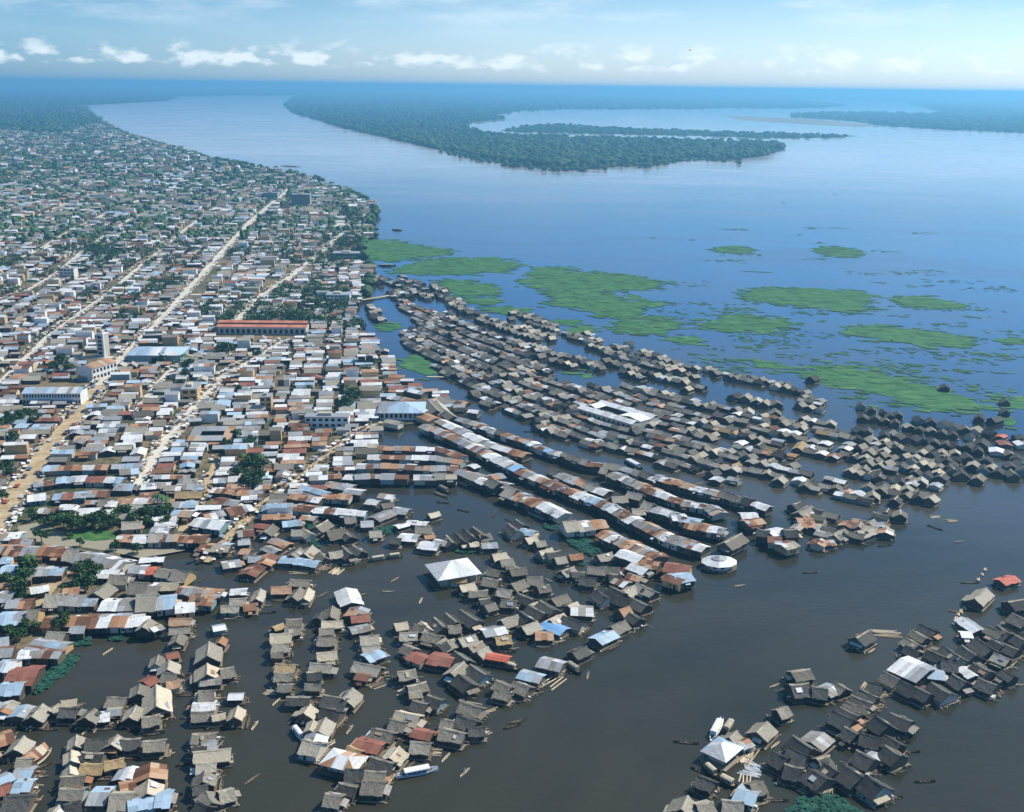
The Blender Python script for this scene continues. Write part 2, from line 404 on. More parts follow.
# streets
def ribbon(a, wpts, wd, z, mat, off=0):
    n = len(wpts); vs = []
    for i, p in enumerate(wpts):
        q = wpts[min(i + 1, n - 1)]; o = wpts[max(i - 1, 0)]
        d = Vector((q[0] - o[0], q[1] - o[1])).normalized()
        nx, ny = -d.y, d.x
        vs += [(p[0] + nx * (off + wd / 2), p[1] + ny * (off + wd / 2), z), (p[0] + nx * (off - wd / 2), p[1] + ny * (off - wd / 2), z)]
    a.add(vs, [(2 * i, 2 * i + 1, 2 * i + 3, 2 * i + 2) for i in range(n - 1)], mat)
def kerbs(a, wpts, wd, z):
    for sgn in (1, -1):
        n = len(wpts)
        for i in range(n - 1):
            p, q = Vector(wpts[i]), Vector(wpts[i + 1]); d = (q - p).normalized(); nn = Vector((-d.y, d.x)) * sgn
            A = p + nn * (wd / 2); B = q + nn * (wd / 2); A2 = A + nn * 1.3; B2 = B + nn * 1.3
            a.add([(A.x, A.y, z), (B.x, B.y, z), (B2.x, B2.y, z), (A2.x, A2.y, z), (A.x, A.y, z + .14), (B.x, B.y, z + .14), (B2.x, B2.y, z + .14), (A2.x, A2.y, z + .14)],
                  [(4, 5, 6, 7), (0, 1, 5, 4), (2, 3, 7, 6), (7, 6, 5, 4)][:3], 'kerb')
STREETS = [  # name, pixels, width, material
    ('main_dirt_street', [(-30, 560), (0, 519), (25, 484), (48, 450), (78, 412), (100, 385)], 13, 'dirt_road'),
    ('upper_dirt_street', [(100, 385), (133, 346), (155, 326), (200, 277), (248, 224), (290, 188)], 9, 'pale_road'),
    ('second_street', [(-60, 445), (0, 384), (50, 335), (70, 320), (105, 296), (135, 271), (162, 249), (187, 228), (222, 204)], 6.5, 'pale_road'),
    ('third_street', [(-40, 325), (0, 303), (32, 288), (60, 271), (82, 252), (125, 222), (165, 200)], 7, 'pale_road'),
    ('market_street', [(133, 491), (150, 468), (166, 442), (198, 405), (225, 375), (256, 358), (285, 340)], 8, 'pale_road'),
    ('boulevard', [(232, 327), (257, 299), (292, 276), (320, 253), (338, 238), (350, 224), (346, 214), (336, 205)], 8.5, 'pale_road'),
    ('short_lane', [(135, 415), (150, 393), (170, 371), (186, 356)], 5, 'pale_road'),
    ('narrow_lane', [(184, 531), (192, 514), (206, 490), (220, 458)], 6, 'dirt_road'),
    ('diagonal_lane', [(205, 562), (226, 540), (256, 509), (300, 478), (330, 452), (352, 437), (378, 424)], 5, 'dirt_road'),
    ('alley', [(34, 606), (50, 588), (60, 577), (72, 563)], 5, 'dirt_road'),
    ('boardwalk_alley', [(86, 612), (100, 600), (118, 585), (128, 574)], 3.5, 'dirt_road'),
    ('far_avenue', [(40, 250), (70, 232), (110, 212), (140, 200)], 9, 'pale_road'),
    ('outer_avenue', [(0, 268), (40, 250)], 9, 'pale_road'),
    ('far_west_avenue', [(0, 232), (30, 220), (75, 200)], 10, 'pale_road'),
]
WST = []
for nm, pts, wd, mt in STREETS:
    w = [g(x, y, LANDZ) for x, y in pts]
    WST.append((nm, w, wd))
    a = Acc(); ribbon(a, w, wd, LANDZ + .008, mt)
    if wd >= 8: kerbs(a, w, wd, LANDZ + .004)
    a.obj(nm)['kind'] = 'structure'
# cross streets
a = Acc()
for p, q, wd in [((0, 462), (60, 458), 7), ((0, 360), (300, 352), 6), ((10, 432), (168, 428), 6), ((0, 322), (240, 318), 7), ((20, 297), (360, 292), 6), ((60, 268), (340, 264), 7), ((85, 243), (330, 240), 7), ((110, 222), (330, 219), 7)]:
    ribbon(a, [g(*p, LANDZ), g(*q, LANDZ)], wd, LANDZ + .004, 'pale_road')
a.obj('cross_streets')['kind'] = 'structure'
def street_dist(x, y):
    best = 1e9
    for nm, w, wd in WST:
        for i in range(len(w) - 1):
            ax, ay = w[i]; bx, by = w[i + 1]
            dx, dy = bx - ax, by - ay
            tt = max(0, min(1, ((x - ax) * dx + (y - ay) * dy) / (dx * dx + dy * dy)))
            d = math.hypot(x - ax - dx * tt, y - ay - dy * tt) - wd / 2
            if d < best: best = d
    return best
poly_sheet('clearing', [(18, 528), (40, 524), (70, 536), (118, 542), (180, 545), (186, 552), (140, 560), (110, 553), (60, 548), (22, 545)], LANDZ + .012, 'sand', jag=.05, seed=3)
poly_sheet('grass', [(62, 535), (88, 531), (112, 533), (118, 541), (95, 543), (70, 541)], LANDZ + .02, 'grass', kind='stuff', jag=.05, seed=4)
poly_sheet('plaza_grass', [(85, 248), (100, 243), (120, 244), (112, 254), (92, 256)], LANDZ + .012, 'grass', kind='stuff')

# floating meadows
VEG = [
 [(362, 246), (370, 240), (392, 240), (425, 247), (452, 250), (447, 255), (415, 259), (385, 261), (366, 259)],
 [(391, 271), (420, 262), (460, 258), (500, 258), (522, 265), (505, 271), (440, 275), (400, 274)],
 [(436, 280), (455, 279), (478, 283), (500, 288), (502, 294), (470, 297), (446, 293)],
 [(462, 300), (490, 297), (503, 302), (480, 306)],
 [(478, 309), (500, 306), (528, 309), (530, 314), (500, 314)],
 [(522, 283), (530, 276), (535, 268), (555, 267), (585, 272), (620, 275), (662, 281), (655, 288), (610, 292), (600, 293), (575, 293), (555, 290), (535, 288)],
 [(540, 291), (575, 291), (612, 294), (628, 301), (640, 305), (645, 311), (640, 316), (616, 319), (598, 317), (592, 311), (570, 307), (548, 306), (556, 298)],
 [(613, 326), (625, 320), (651, 317), (676, 321), (680, 326), (665, 332), (640, 334), (617, 331)],
 [(626, 301), (651, 301), (670, 305), (652, 307), (634, 305)],
 [(622, 295), (638, 295), (642, 298), (630, 299)],
 [(656, 340), (678, 336), (700, 338), (706, 342), (680, 344)],
 [(550, 321), (576, 319), (581, 323), (560, 324)],
 [(563, 330), (580, 326), (597, 328), (590, 333), (570, 334)],
 [(740, 294), (760, 288), (810, 288), (860, 291), (870, 296), (868, 306), (862, 313), (830, 310), (780, 304), (750, 301)],
 [(712, 248), (735, 246), (756, 249), (745, 254), (722, 253)],
 [(815, 250), (828, 246), (850, 248), (864, 254), (845, 258), (826, 256)],
 [(843, 326), (880, 326), (930, 331), (972, 338), (966, 348), (930, 345), (885, 339), (850, 335)],
 [(800, 376), (812, 366), (845, 366), (880, 372), (915, 384), (950, 392), (985, 405), (982, 412), (950, 413), (915, 406), (900, 399), (860, 391), (825, 384)],
 [(698, 322), (735, 315), (780, 319), (792, 325), (770, 331), (740, 331), (705, 328)],
 [(893, 300), (910, 296), (930, 297), (955, 303), (975, 306), (940, 309), (900, 305)],
 [(750, 362), (785, 364), (800, 370), (775, 370), (755, 366)],
 [(995, 397), (1024, 397), (1030, 408), (1003, 410)], [(1003, 418), (1012, 416), (1014, 427), (1005, 426)],
 [(398, 358), (418, 355), (432, 362), (441, 373), (430, 378), (408, 371)],
 [(376, 325), (398, 323), (402, 329), (385, 332)],
 [(488, 340), (504, 340), (508, 346), (492, 348)], [(563, 364), (580, 362), (586, 367), (572, 370)], [(580, 375), (592, 373), (594, 377), (584, 379)],
 [(990, 340), (1010, 338), (1026, 341), (1010, 344)],
 [(756, 330), (770, 328), (775, 333), (762, 335)],
]
def veg_patch(a, w, mat, rr, z=.35):
    for _ in range(4):
        nw = []
        for i, p in enumerate(w):
            q = w[(i + 1) % len(w)]; L = math.hypot(q[0] - p[0], q[1] - p[1]); nw.append(p)
            if L > 4:
                k = .12 * min(L, 40) * rr.uniform(-1, 1)
                nw.append(((p[0] + q[0]) / 2 - (q[1] - p[1]) / L * k, (p[1] + q[1]) / 2 + (q[0] - p[0]) / L * k))
        w = nw
    v3 = [Vector((x, y, 0)) for x, y in w]; n = len(w)
    fs = []
    for tr in tessellate_polygon([v3]):
        A, B, C_ = (v3[i] for i in tr)
        fs.append(tuple(tr) if (B - A).cross(C_ - A).z > 0 else tuple(reversed(tr)))
    a.add([(x, y, z) for x, y in w], fs, mat)
    a.add([(x, y, z) for x, y in w] + [(x, y, -.2) for x, y in w], [(i, n + i, n + (i + 1) % n, (i + 1) % n) for i in range(n)], mat)
    return w
M['hyacinth_pale'] = rough_mat('hyacinth_pale', [(.045, .12, .045), (.07, .17, .06), (.10, .22, .08)], (1, 2.2, 1), .05, .85, .1, island=.5, contrast=.5, detail=8)
M['hyacinth_dark'] = rough_mat('hyacinth_dark', [(.02, .06, .025), (.035, .10, .035), (.06, .14, .05)], (1, 2.2, 1), .05, .85, .1, island=.5, contrast=.5, detail=8)
a = Acc(); rr = random.Random(5)
def raftlet(a, rr, cx, cy, s_, ex, z, mat, tilt=-.25):
    k = 7; ph = rr.uniform(0, 1)
    vs = [(cx, cy, z + .12)]
    for q in range(k):
        t_ = ph + q * 2 * math.pi / k; m_ = rr.uniform(.6, 1.25)
        dx, dy = s_ * ex * math.cos(t_) * m_, s_ * math.sin(t_) * m_
        vs.append((cx + dx, cy + dy + dx * tilt, z - .12))
    a.add(vs, [(0, 1 + q, 1 + (q + 1) % k) for q in range(k)], mat)
for P in VEG:
    w = [g(*p) for p in P]
    xs_ = [p[0] for p in w]; ys_ = [p[1] for p in w]; A_ = abs(sum(w[i][0] * w[(i + 1) % len(w)][1] - w[(i + 1) % len(w)][0] * w[i][1] for i in range(len(w)))) / 2
    inner = [(sum(xs_) / len(w) + (p[0] - sum(xs_) / len(w)) * .93, sum(ys_) / len(w) + (p[1] - sum(ys_) / len(w)) * .84) for p in w]
    veg_patch(a, inner, 'hyacinth', rr, .22)
    n_ = int(A_ / 8); c_ = 0; sc = max(1, (A_ / 26000) ** .5)
    for _ in range(int(n_ / sc)):
        x = rr.uniform(min(xs_) - 6, max(xs_) + 6); y = rr.uniform(min(ys_) - 6, max(ys_) + 6)
        nz = noise.noise(Vector((x * .012, y * .03, 1.7))) + .5 * noise.noise(Vector((x * .05, y * .11, 5)))
        ok = inside((x + rr.gauss(0, 5), y + rr.gauss(0, 8)), w)
        if not ok or nz < -.5: continue
        raftlet(a, rr, x, y, rr.uniform(1.6, 3.4) * sc ** .5, rr.uniform(1.5, 3.2), .25 + rr.uniform(0, .25), rr.choice(['hyacinth', 'hyacinth', 'hyacinth_pale', 'hyacinth_dark', 'hyacinth']))
for reg, n in [((690, 300, 820, 375), 40), ((820, 305, 1024, 380), 40), ((640, 255, 760, 330), 10), ((860, 270, 1024, 300), 10), ((700, 225, 1024, 260), 8), ((820, 355, 1024, 410), 14)]:
    for _ in range(n):
        x, y = rr.uniform(reg[0], reg[2]), rr.uniform(reg[1], reg[3]); cx, cy = g(x, y)
        s = rr.uniform(2, 9)
        for _k in range(int(s * 2.2)):
            raftlet(a, rr, cx + rr.gauss(0, s * 2.2), cy + rr.gauss(0, s * .8), rr.uniform(.7, 1.8), rr.uniform(1.5, 3.5), .25 + rr.uniform(0, .2), rr.choice(['hyacinth', 'hyacinth_pale', 'hyacinth_dark']))
a.obj('floating_meadow')['kind'] = 'stuff'
a = Acc()
for P in [[(34, 696), (38, 682), (52, 668), (64, 657), (80, 655), (74, 667), (58, 679), (46, 690)], [(68, 641), (90, 638), (92, 645), (74, 647)], [(108, 637), (124, 636), (124, 641), (110, 641)], [(133, 634), (142, 636), (140, 640)],
          [(452, 546), (470, 542), (482, 546), (476, 553), (458, 554)], [(306, 524), (318, 522), (322, 532), (312, 536)], [(310, 540), (320, 541), (320, 548), (311, 547)], [(372, 530), (394, 526), (398, 532), (384, 536)],
          [(196, 604), (208, 601), (207, 611), (197, 614)], [(543, 524), (560, 525), (556, 531), (545, 529)], [(560, 533), (590, 540), (600, 552), (590, 556), (570, 545)], [(576, 560), (586, 560), (584, 566), (576, 565)],
          [(652, 514), (668, 516), (672, 523), (658, 522)], [(590, 546), (600, 548), (600, 554)], [(784, 816), (798, 799), (813, 792), (836, 796), (852, 806), (864, 816)], [(842, 738), (862, 730), (862, 742), (850, 746)], [(150, 540), (165, 541), (170, 547), (152, 547)]]:
    veg_patch(a, [g(*p) for p in P], 'teal_weed', rr, .25)
    w = [g(*p) for p in P]; xs = [p[0] for p in w]; ys = [p[1] for p in w]
    area = (max(xs) - min(xs)) * (max(ys) - min(ys))
    for _ in range(int(min(1600, area * 2.2))):
        p = (rr.uniform(min(xs), max(xs)), rr.uniform(min(ys), max(ys)))
        if inside(p, w):
            s = rr.uniform(.4, 1.1); z = rr.uniform(.3, .9); an = rr.uniform(0, 3.14)
            c, s_ = math.cos(an) * s, math.sin(an) * s
            a.add([(p[0] - c, p[1] - s_, z), (p[0] + s_, p[1] - c, z * .8), (p[0] + c, p[1] + s_, z * 1.1), (p[0] - s_, p[1] + c, z * .9)], [(0, 1, 2, 3)], 'teal_weed')
a.obj('water_weed')['kind'] = 'stuff'
# ------------------------------------------------------------------ houses
ROOFS = {
 'T': ('thatch', ['thatch_tan', 'thatch_tan', 'thatch_grey'], 'tan thatched'),
 'G': ('thatch', ['thatch_grey', 'thatch_grey', 'thatch_dark'], 'dark grey thatched'),
 'K': ('thatch', ['thatch_dark'], 'near-black thatched'),  # darkest of the thatch tones
 'L': ('thatch', ['thatch_straw', 'thatch_straw', 'thatch_tan'], 'pale straw thatched'),
 'Y': ('thatch', ['thatch_yellow', 'thatch_straw'], 'yellowish thatched'),
 'O': ('thatch', ['rust_light', 'thatch_yellow', 'rust_light'], 'orange-brown roofed'),
 'B': ('tin', ['tin_blue'] * 4 + ['tin_grey'] * 2, 'bluish tin-roofed'),
 'C': ('tin', ['tin_sky'] * 6 + ['tin_blue'], 'bright blue roofed'),
 'W': ('tin', ['tin_pale'] * 6 + ['tin_grey', 'tin_pale'], 'pale tin-roofed'),
 'E': ('tin', ['tin_grey'] * 3 + ['tin_worn'] * 2 + ['tin_pale'], 'grey tin-roofed'),
 'P': ('tin', ['tin_pale', 'tin_worn', 'tin_worn', 'tin_grey', 'rust_light', 'rust_dark', 'thatch_tan', 'tin_pale', 'rust_light'], 'patchwork-roofed'),
 'R': ('tin', ['rust_light', 'rust_dark', 'rust_dark', 'rust_light', 'tin_grey'], 'rusty-roofed'),
 'D': ('tin', ['brick_red_tin'] * 5 + ['rust_dark'], 'dark red roofed'),
 'Q': ('tin', ['tin_worn'] * 4 + ['tin_grey', 'rust_dark'], 'dull brown-grey tin-roofed'),
 'X': ('tin', ['tin_red'], 'bright red roofed'),
}
WALLS = ['plank_wall'] * 9 + ['pale_wall', 'pale_wall', 'teal_wall', 'ochre_wall']
def gable(rr, L, W, he, style, lod=0, base=0.3, walls=None, pitch=None):
    """parts of one gabled house, ridge along x; returns {part: Acc} and the ridge height"""
    fam, pal, _ = ROOFS[style]
    if pitch is None: pitch = math.radians(rr.uniform(27, 34) if fam == 'thatch' else rr.uniform(12, 19))
    oh = .55; hw = W / 2 + oh; hl = L / 2 + .45
    rise = hw * math.tan(pitch); zr = he + rise
    P = {'roof': Acc(), 'wall': Acc()}
    ra = P['roof']; sag = rr.uniform(.05, .38) if fam == 'thatch' and lod < 2 else 0
    if fam == 'thatch':
        mt = rr.choice(pal)
        nx = 2 if lod else 5; ny = 1 if lod else 3
        for sg in (1, -1):
            vs = []; fs = []
            for j in range(ny + 1):
                for i in range(nx + 1):
                    x = -hl + 2 * hl * i / nx; tt = j / ny
                    jx = rr.uniform(-.22, .22) if i in (0, nx) else 0
                    jz = rr.uniform(-.09, .09)
                    y = sg * (tt * hw + (rr.uniform(-.2, .25) if j == ny else 0))
                    vs.append((x + jx, y, zr - abs(y) / hw * rise + jz - sag * (1 - (x / hl) ** 2) * (1 - tt * .6) + (-.07 if 0 < tt < 1 else 0)))
            for j in range(ny):
                for i in range(nx):
                    k = j * (nx + 1) + i
                    q = (k, k + 1, k + nx + 2, k + nx + 1)
                    fs.append(q if sg < 0 else q[::-1])
            n = len(vs)
            if lod < 2:
                vs2 = [(x, y, z - .28) for x, y, z in vs]
                fs2 = [tuple(n + i for i in f[::-1]) for f in fs]
                rim = [k for k in range(nx + 1)], [ny * (nx + 1) + k for k in range(nx + 1)]
                def strip(ids, flip):
                    for u, v in zip(ids[:-1], ids[1:]):
                        fs2.append((u, v, n + v, n + u) if flip else (v, u, n + u, n + v))
                strip(rim[1], sg > 0); strip([j * (nx + 1) for j in range(ny + 1)], sg > 0); strip([j * (nx + 1) + nx for j in range(ny + 1)], sg < 0)
                ra.add(vs + vs2, fs + fs2, mt)
            else: ra.add(vs, fs, mt)
        if lod < 2:
            P['ridge_cap'] = Acc()
            cm = 'ridge_straw' if rr.random() < .6 and style in 'GK' else mt
            zc = zr + .1
            sgx = [-hl - .1, -hl * .5, 0, hl * .5, hl + .1]
            sz = lambda x: sag * max(0, 1 - (x / hl) ** 2)
            for xa, xb in zip(sgx[:-1], sgx[1:]):
                za, zb = zc - sz(xa), zc - sz(xb)
                slab(P['ridge_cap'], [(xa, -.45, za - .3), (xb, -.45, zb - .3), (xb, 0, zb), (xa, 0, za)], .15, cm)
                slab(P['ridge_cap'], [(xa, 0, za + .003), (xb, 0, zb + .003), (xb, .45, zb - .3), (xa, .45, za - .3)], .15, cm)
            if lod == 0 and rr.random() < .3:      # sheets laid over a leak
                q = rr.uniform(-.6, .3) * hl; q2 = q + rr.uniform(1, 2.6); sg = rr.choice((1, -1)); t0 = rr.uniform(.15, .4); t1 = t0 + rr.uniform(.25, .5); mt2 = rr.choice(['tin_pale', 'rust_light', 'tin_grey', 'thatch_straw', 'thatch_dark'])
                pq = [(q, sg * t0 * hw, zr - t0 * rise + .14), (q2, sg * t0 * hw, zr - t0 * rise + .14), (q2, sg * t1 * hw, zr - t1 * rise + .14), (q, sg * t1 * hw, zr - t1 * rise + .14)]
                slab(ra, pq if sg < 0 else pq[::-1], .05, mt2)
    else:
        mp = [rr.choice(pal) for _ in range(3)]
        n = max(1, int(round(2 * hl / (2.6 if lod == 0 else 4.2 if lod == 1 else 6))))
        for sg in (1, -1):
            x = -hl; base_m = rr.choice(mp)
            for i in range(n):
                w = 2 * hl / n; x1 = x + w
                if rr.random() < .45: base_m = rr.choice(mp if rr.random() < .7 else pal)
                dz = rr.uniform(0, .10); end = rr.uniform(-.2, .3)
                rows = [(0, 1)] if lod or rr.random() < .55 else [(0, .52), (.48, 1)]
                for r_, (t0, t1) in enumerate(rows):
                    mm = base_m if rr.random() < .75 else rr.choice(pal)
                    y0 = sg * t0 * hw; y1 = sg * (t1 * hw + (end if t1 == 1 else 0))
                    zz = lambda y: zr - abs(y) / hw * rise + dz - .06 * r_
                    q = [(x - .04, y0, zz(y0)), (x1 + .04, y0, zz(y0)), (x1 + .04, y1, zz(y1)), (x - .04, y1, zz(y1))]
                    if sg > 0: q = q[::-1]
                    if lod < 2: slab(ra, q, .06, mm)
                    else: ra.add(q, [(3, 2, 1, 0)] if False else [(0, 1, 2, 3)], mm)
                x = x1
        if lod == 0 and rr.random() < .4:
            q = rr.uniform(-hl * .6, hl * .5); sg = rr.choice((1, -1)); yq = sg * hw * .4
            box(ra, q, q + rr.uniform(.8, 1.8), min(yq, yq + .9), max(yq, yq + .9), zr - .4 * rise, zr - .4 * rise + .2, rr.choice(['rust_dark', 'plank_wall', 'tin_pale']))
    wm = walls or rr.choice(WALLS)
    if lod == 0 and rr.random() < .55:
        la = P['lean_to'] = Acc(); sx = rr.choice((1, -1)); dpt = rr.uniform(1.2, 2.6); yy0, yy1 = -W / 2 * rr.uniform(.3, 1), W / 2 * rr.uniform(.3, 1)
        lm = rr.choice(['thatch_tan', 'tin_worn', 'rust_light', 'thatch_grey', 'tin_pale', 'thatch_straw']); xi, xo = sx * (L / 2 + .1), sx * (L / 2 + dpt)
        q = [(xi, yy0, he - .05), (xo, yy0, he - .55), (xo, yy1, he - .6), (xi, yy1, he - .1)]
        slab(la, q if sx > 0 else q[::-1], .08, lm)
        for yq in (yy0 + .15, yy1 - .15): tube(la, (xo - sx * .15, yq, base), (xo - sx * .15, yq, he - .6), .07, .07, 'plank_wall', 5)
    if lod < 2 and rr.random() < .35:
        la = P['side_shed'] = Acc(); sy = rr.choice((1, -1)); dpt = rr.uniform(1.3, 2.4); xx0, xx1 = -L / 2 * rr.uniform(.2, .9), L / 2 * rr.uniform(.2, .9)
        q = [(xx0, sy * (hy_ := W / 2), he - .25), (xx1, sy * hy_, he - .25), (xx1, sy * (hy_ + dpt), he - .85), (xx0, sy * (hy_ + dpt), he - .85)]
        slab(la, q[::-1] if sy > 0 else q, .08, rr.choice(pal))
        ya, yb = sorted((sy * (hy_ + .05), sy * (hy_ + dpt - .3))); box(la, xx0 + .2, xx1 - .2, ya, yb, base, he - 1.05, 'plank_wall')
    hx, hy = L / 2, W / 2
    zg = zr - .12
    wa = P['wall']
    vs = [(-hx, -hy, base), (hx, -hy, base), (hx, hy, base), (-hx, hy, base), (-hx, -hy, he + .05), (hx, -hy, he + .05), (hx, hy, he + .05), (-hx, hy, he + .05), (-hx, 0, zg - .15), (hx, 0, zg - .15)]
    wa.add(vs, [(0, 1, 5, 4), (2, 3, 7, 6), (1, 2, 6, 9, 5), (3, 0, 4, 8, 7)], wm)
    if lod == 0:
        P['door'] = Acc(); P['window'] = Acc()
        sd_ = -1
        x = rr.uniform(-.25, .25) * L
        box(P['door'], x - .45, x + .45, sd_ * hy - .03, sd_ * hy + .03, base + .02, min(he - .15, base + 2), 'dark_opening')
        w_ = x + rr.choice((-1, 1)) * L * .24
        box(P['window'], w_ - .45, w_ + .45, sd_ * hy - .03, sd_ * hy + .03, base + .9, min(he - .25, base + 1.8), 'dark_opening')
    return P, zr
def raft_part(rr, L, W):
    a = Acc(); n = max(4, int(W / 1.1))
    for i in range(n):
        y = -W / 2 - .3 + (W + .6) * i / (n - 1)
        e0, e1 = rr.uniform(.3, 1.8), rr.uniform(.3, 1.8)
        tube(a, (-L / 2 - e0, y, .12), (L / 2 + e1, y, .12), .32, .26, 'log', 6)
    box(a, -L / 2 - .8, L / 2 + .8, -W / 2 - .6, W / 2 + .6, .34, .46, 'deck')
    return a
def stilts(rr, L, W, he):
    a = Acc()
    for sx in (-1, -.33, .33, 1):
        for sy in (-1, 1):
            tube(a, (sx * (L / 2 - .1), sy * (W / 2 - .1), -1), (sx * (L / 2 - .1), sy * (W / 2 - .1), he), .12, .12, 'plank_wall', 5)
    box(a, -L / 2 - .5, L / 2 + .5, -W / 2 - .3, W / 2 + .3, he - .12, he, 'deck')
    return a

KIND = {'raft': ('raft_hut', 'raft hut', 'thatched huts floating on log rafts'),
        'stilt': ('stilt_house', 'stilt house', 'stilt houses joined in long rows over the water'),
        'town': ('town_house', 'town house', 'tin roofed houses of the town on land')}
BUILD = []       # every house: dict(kind, x, y, ang, L, W, he, style, row, k, n, ...)
def add_house(kind, x, y, ang, L, W, style, row, he=None, walls=None, base=None, k=0, pitch=None):
    if he is None: he = R.uniform(1.6, 2.1) + (.9 if kind != 'raft' else .0)
    if walls is None and kind == 'raft': walls = R.choice(['plank_wall'] * 12 + ['pale_wall', 'teal_wall'])
    z0 = {'raft': .46, 'stilt': 1.3, 'town': .1}[kind]
    BUILD.append(dict(kind=kind, x=x, y=y, ang=ang, L=L, W=W, style=style, row=row, he=he + (z0 if kind != 'town' else 0), base=z0, walls=walls, gz=(LANDZ if kind == 'town' else 0), pitch=pitch))
def ridge_h(style, W, he):
    return he + (W / 2 + .5) * (math.tan(math.radians(30)) if ROOFS[style][0] == 'thatch' else math.tan(math.radians(15)))
def Hs(kind, row, *specs):
    for sp in specs:
        x1, y1, x2, y2, W, st = sp
        he0 = {'raft': 2.3, 'stilt': 4.0, 'town': 3.6}[kind]
        zr = ridge_h(st, W, he0)
        p, q = g(x1, y1, zr), g(x2, y2, zr)
        d = Vector((q[0] - p[0], q[1] - p[1])); L = d.length; d.normalize()
        cx, cy = (p[0] + q[0]) / 2, (p[1] + q[1]) / 2
        nn = Vector((-d.y, d.x)); vd = Vector((cx, cy)).normalized()
        if abs(nn.dot(vd)) > .78:
            zm = (zr + he0) / 2
            p, q = g(x1, y1, zm), g(x2, y2, zm)
            s = 1 if nn.dot(vd) > 0 else -1
            cx, cy = (p[0] + q[0]) / 2 + nn.x * s * W / 4, (p[1] + q[1]) / 2 + nn.y * s * W / 4
        L = max(4.2, min(L, 26)); W2 = min(W, 10) * (.84 if kind == 'raft' else .93)
        add_house(kind, cx, cy, math.atan2(d.y, d.x) + R.gauss(0, .13 if row in (ar, 'dark field at the lower right') else .05), L * R.uniform(.84, .95), W2, st, row, k=len(BUILD))
def Row(kind, row, pts, W, types, n=None, wts=None, side=True):
    """a joined row of houses whose ridge runs along the given line"""
    zm = {'raft': 3.2, 'stilt': 4.7, 'town': 4.4}[kind]
    w = [g(x, y, zm) for x, y in pts]
    segs = [math.hypot(w[i + 1][0] - w[i][0], w[i + 1][1] - w[i][1]) for i in range(len(w) - 1)]
    tot = sum(segs)
    if n is None: n = len(types)
    if kind == 'stilt' and n > 3: types = [t_ for t_ in types for _ in (0, 1)][:int(n * 1.45)] if n > 8 else types; types = [R.choice('TRRPEQQ') if R.random() < .36 else t_ for t_ in types]; n = len(types)
    cuts = [0]
    for i in range(n): cuts.append(cuts[-1] + R.uniform(.75, 1.25))
    cuts = [c / cuts[-1] * tot for c in cuts]
    def at(s):
        for i, L in enumerate(segs):
            if s <= L or i == len(segs) - 1:
                t_ = s / L; return (w[i][0] + (w[i + 1][0] - w[i][0]) * t_, w[i][1] + (w[i + 1][1] - w[i][1]) * t_)
            s -= L
    for i in range(n):
        p, q = at(cuts[i]), at(cuts[i + 1])
        d = Vector((q[0] - p[0], q[1] - p[1])); L = d.length; d.normalize()
        nn = Vector((-d.y, d.x)); cx, cy = (p[0] + q[0]) / 2, (p[1] + q[1]) / 2
        if nn.dot(Vector((cx, cy))) < 0: nn = -nn
        k = W * .16 + R.uniform(-.25, .25)
        st = types[i] if len(types) == n else R.choice(types)
        add_house(kind, cx + nn.x * k, cy + nn.y * k, math.atan2(d.y, d.x) + (R.uniform(-.05, .05) if kind == 'stilt' else R.uniform(-.02, .02)), L - .12, W * (R.uniform(.66, .98) if kind == 'stilt' else R.uniform(.8, 1.02)), st, row)
rf = 'raft'; ar = 'archipelago at the right edge'
# --- the lower left corner
Hs(rf, 'chain south of the lagoon', (-14, 713, -1, 701, 7, 'E'), (0, 712, 13, 700, 6, 'P'), (16, 715, 27, 703, 7, 'B'), (31, 716, 43, 703, 7, 'T'), (50, 708, 57, 703, 5, 'T'), (58, 713, 77, 713, 6.5, 'G'), (61, 704, 76, 702, 4.5, 'L'),
   (85, 717, 94, 708, 7, 'T'), (98, 718, 106, 717, 7, 'W'), (106, 713, 121, 712, 6, 'P'), (106, 702, 124, 702, 7, 'G'), (129, 716, 136, 704, 6, 'T'), (142, 722, 160, 719, 6.5, 'G'))
Hs(rf, 'lower left corner', (0, 741, 13, 737, 9, 'R'), (13, 748, 24, 735, 7, 'T'), (16, 763, 31, 763, 5, 'T'), (13, 774, 31, 774, 6.5, 'B'), (0, 783, 13, 776, 6, 'B'), (-2, 793, 11, 788, 6, 'D'),
   (12, 788, 31, 788, 7, 'B'), (2, 804, 30, 802, 9, 'G'), (-14, 756, -2, 750, 9, 'P'), (-18, 775, -4, 770, 9, 'G'))
Hs(rf, 'block south of the lagoon channel', (74, 745, 77, 734, 5, 'L'), (84, 745, 107, 744, 7, 'G'), (71, 760, 71, 750, 4.5, 'L'), (81, 757, 102, 757, 5.5, 'G'), (80, 768, 102, 768, 6, 'O'), (70, 774, 70, 766, 4, 'L'),
   (59, 781, 84, 780, 6.5, 'G'), (58, 794, 84, 793, 7, 'G'), (105, 766, 124, 762, 5, 'O'), (111, 744, 117, 735, 6, 'T'), (121, 744, 139, 743, 7, 'K'), (51, 812, 57, 805, 6, 'T'), (66, 809, 79, 806, 6, 'G'),
   (87, 799, 107, 799, 10, 'B'), (107, 802, 129, 801, 14, 'T'), (119, 779, 126, 768, 4, 'B'), (127, 777, 132, 765, 5, 'W'), (121, 788, 135, 785, 6, 'R'), (143, 747, 165, 745, 7, 'T'), (149, 778, 151, 762, 12, 'R'),
   (147, 792, 148, 778, 9, 'L'), (128, 807, 157, 801, 8.5, 'B'), (157, 802, 169, 801, 9, 'B'), (131, 799, 145, 796, 5, 'G'))
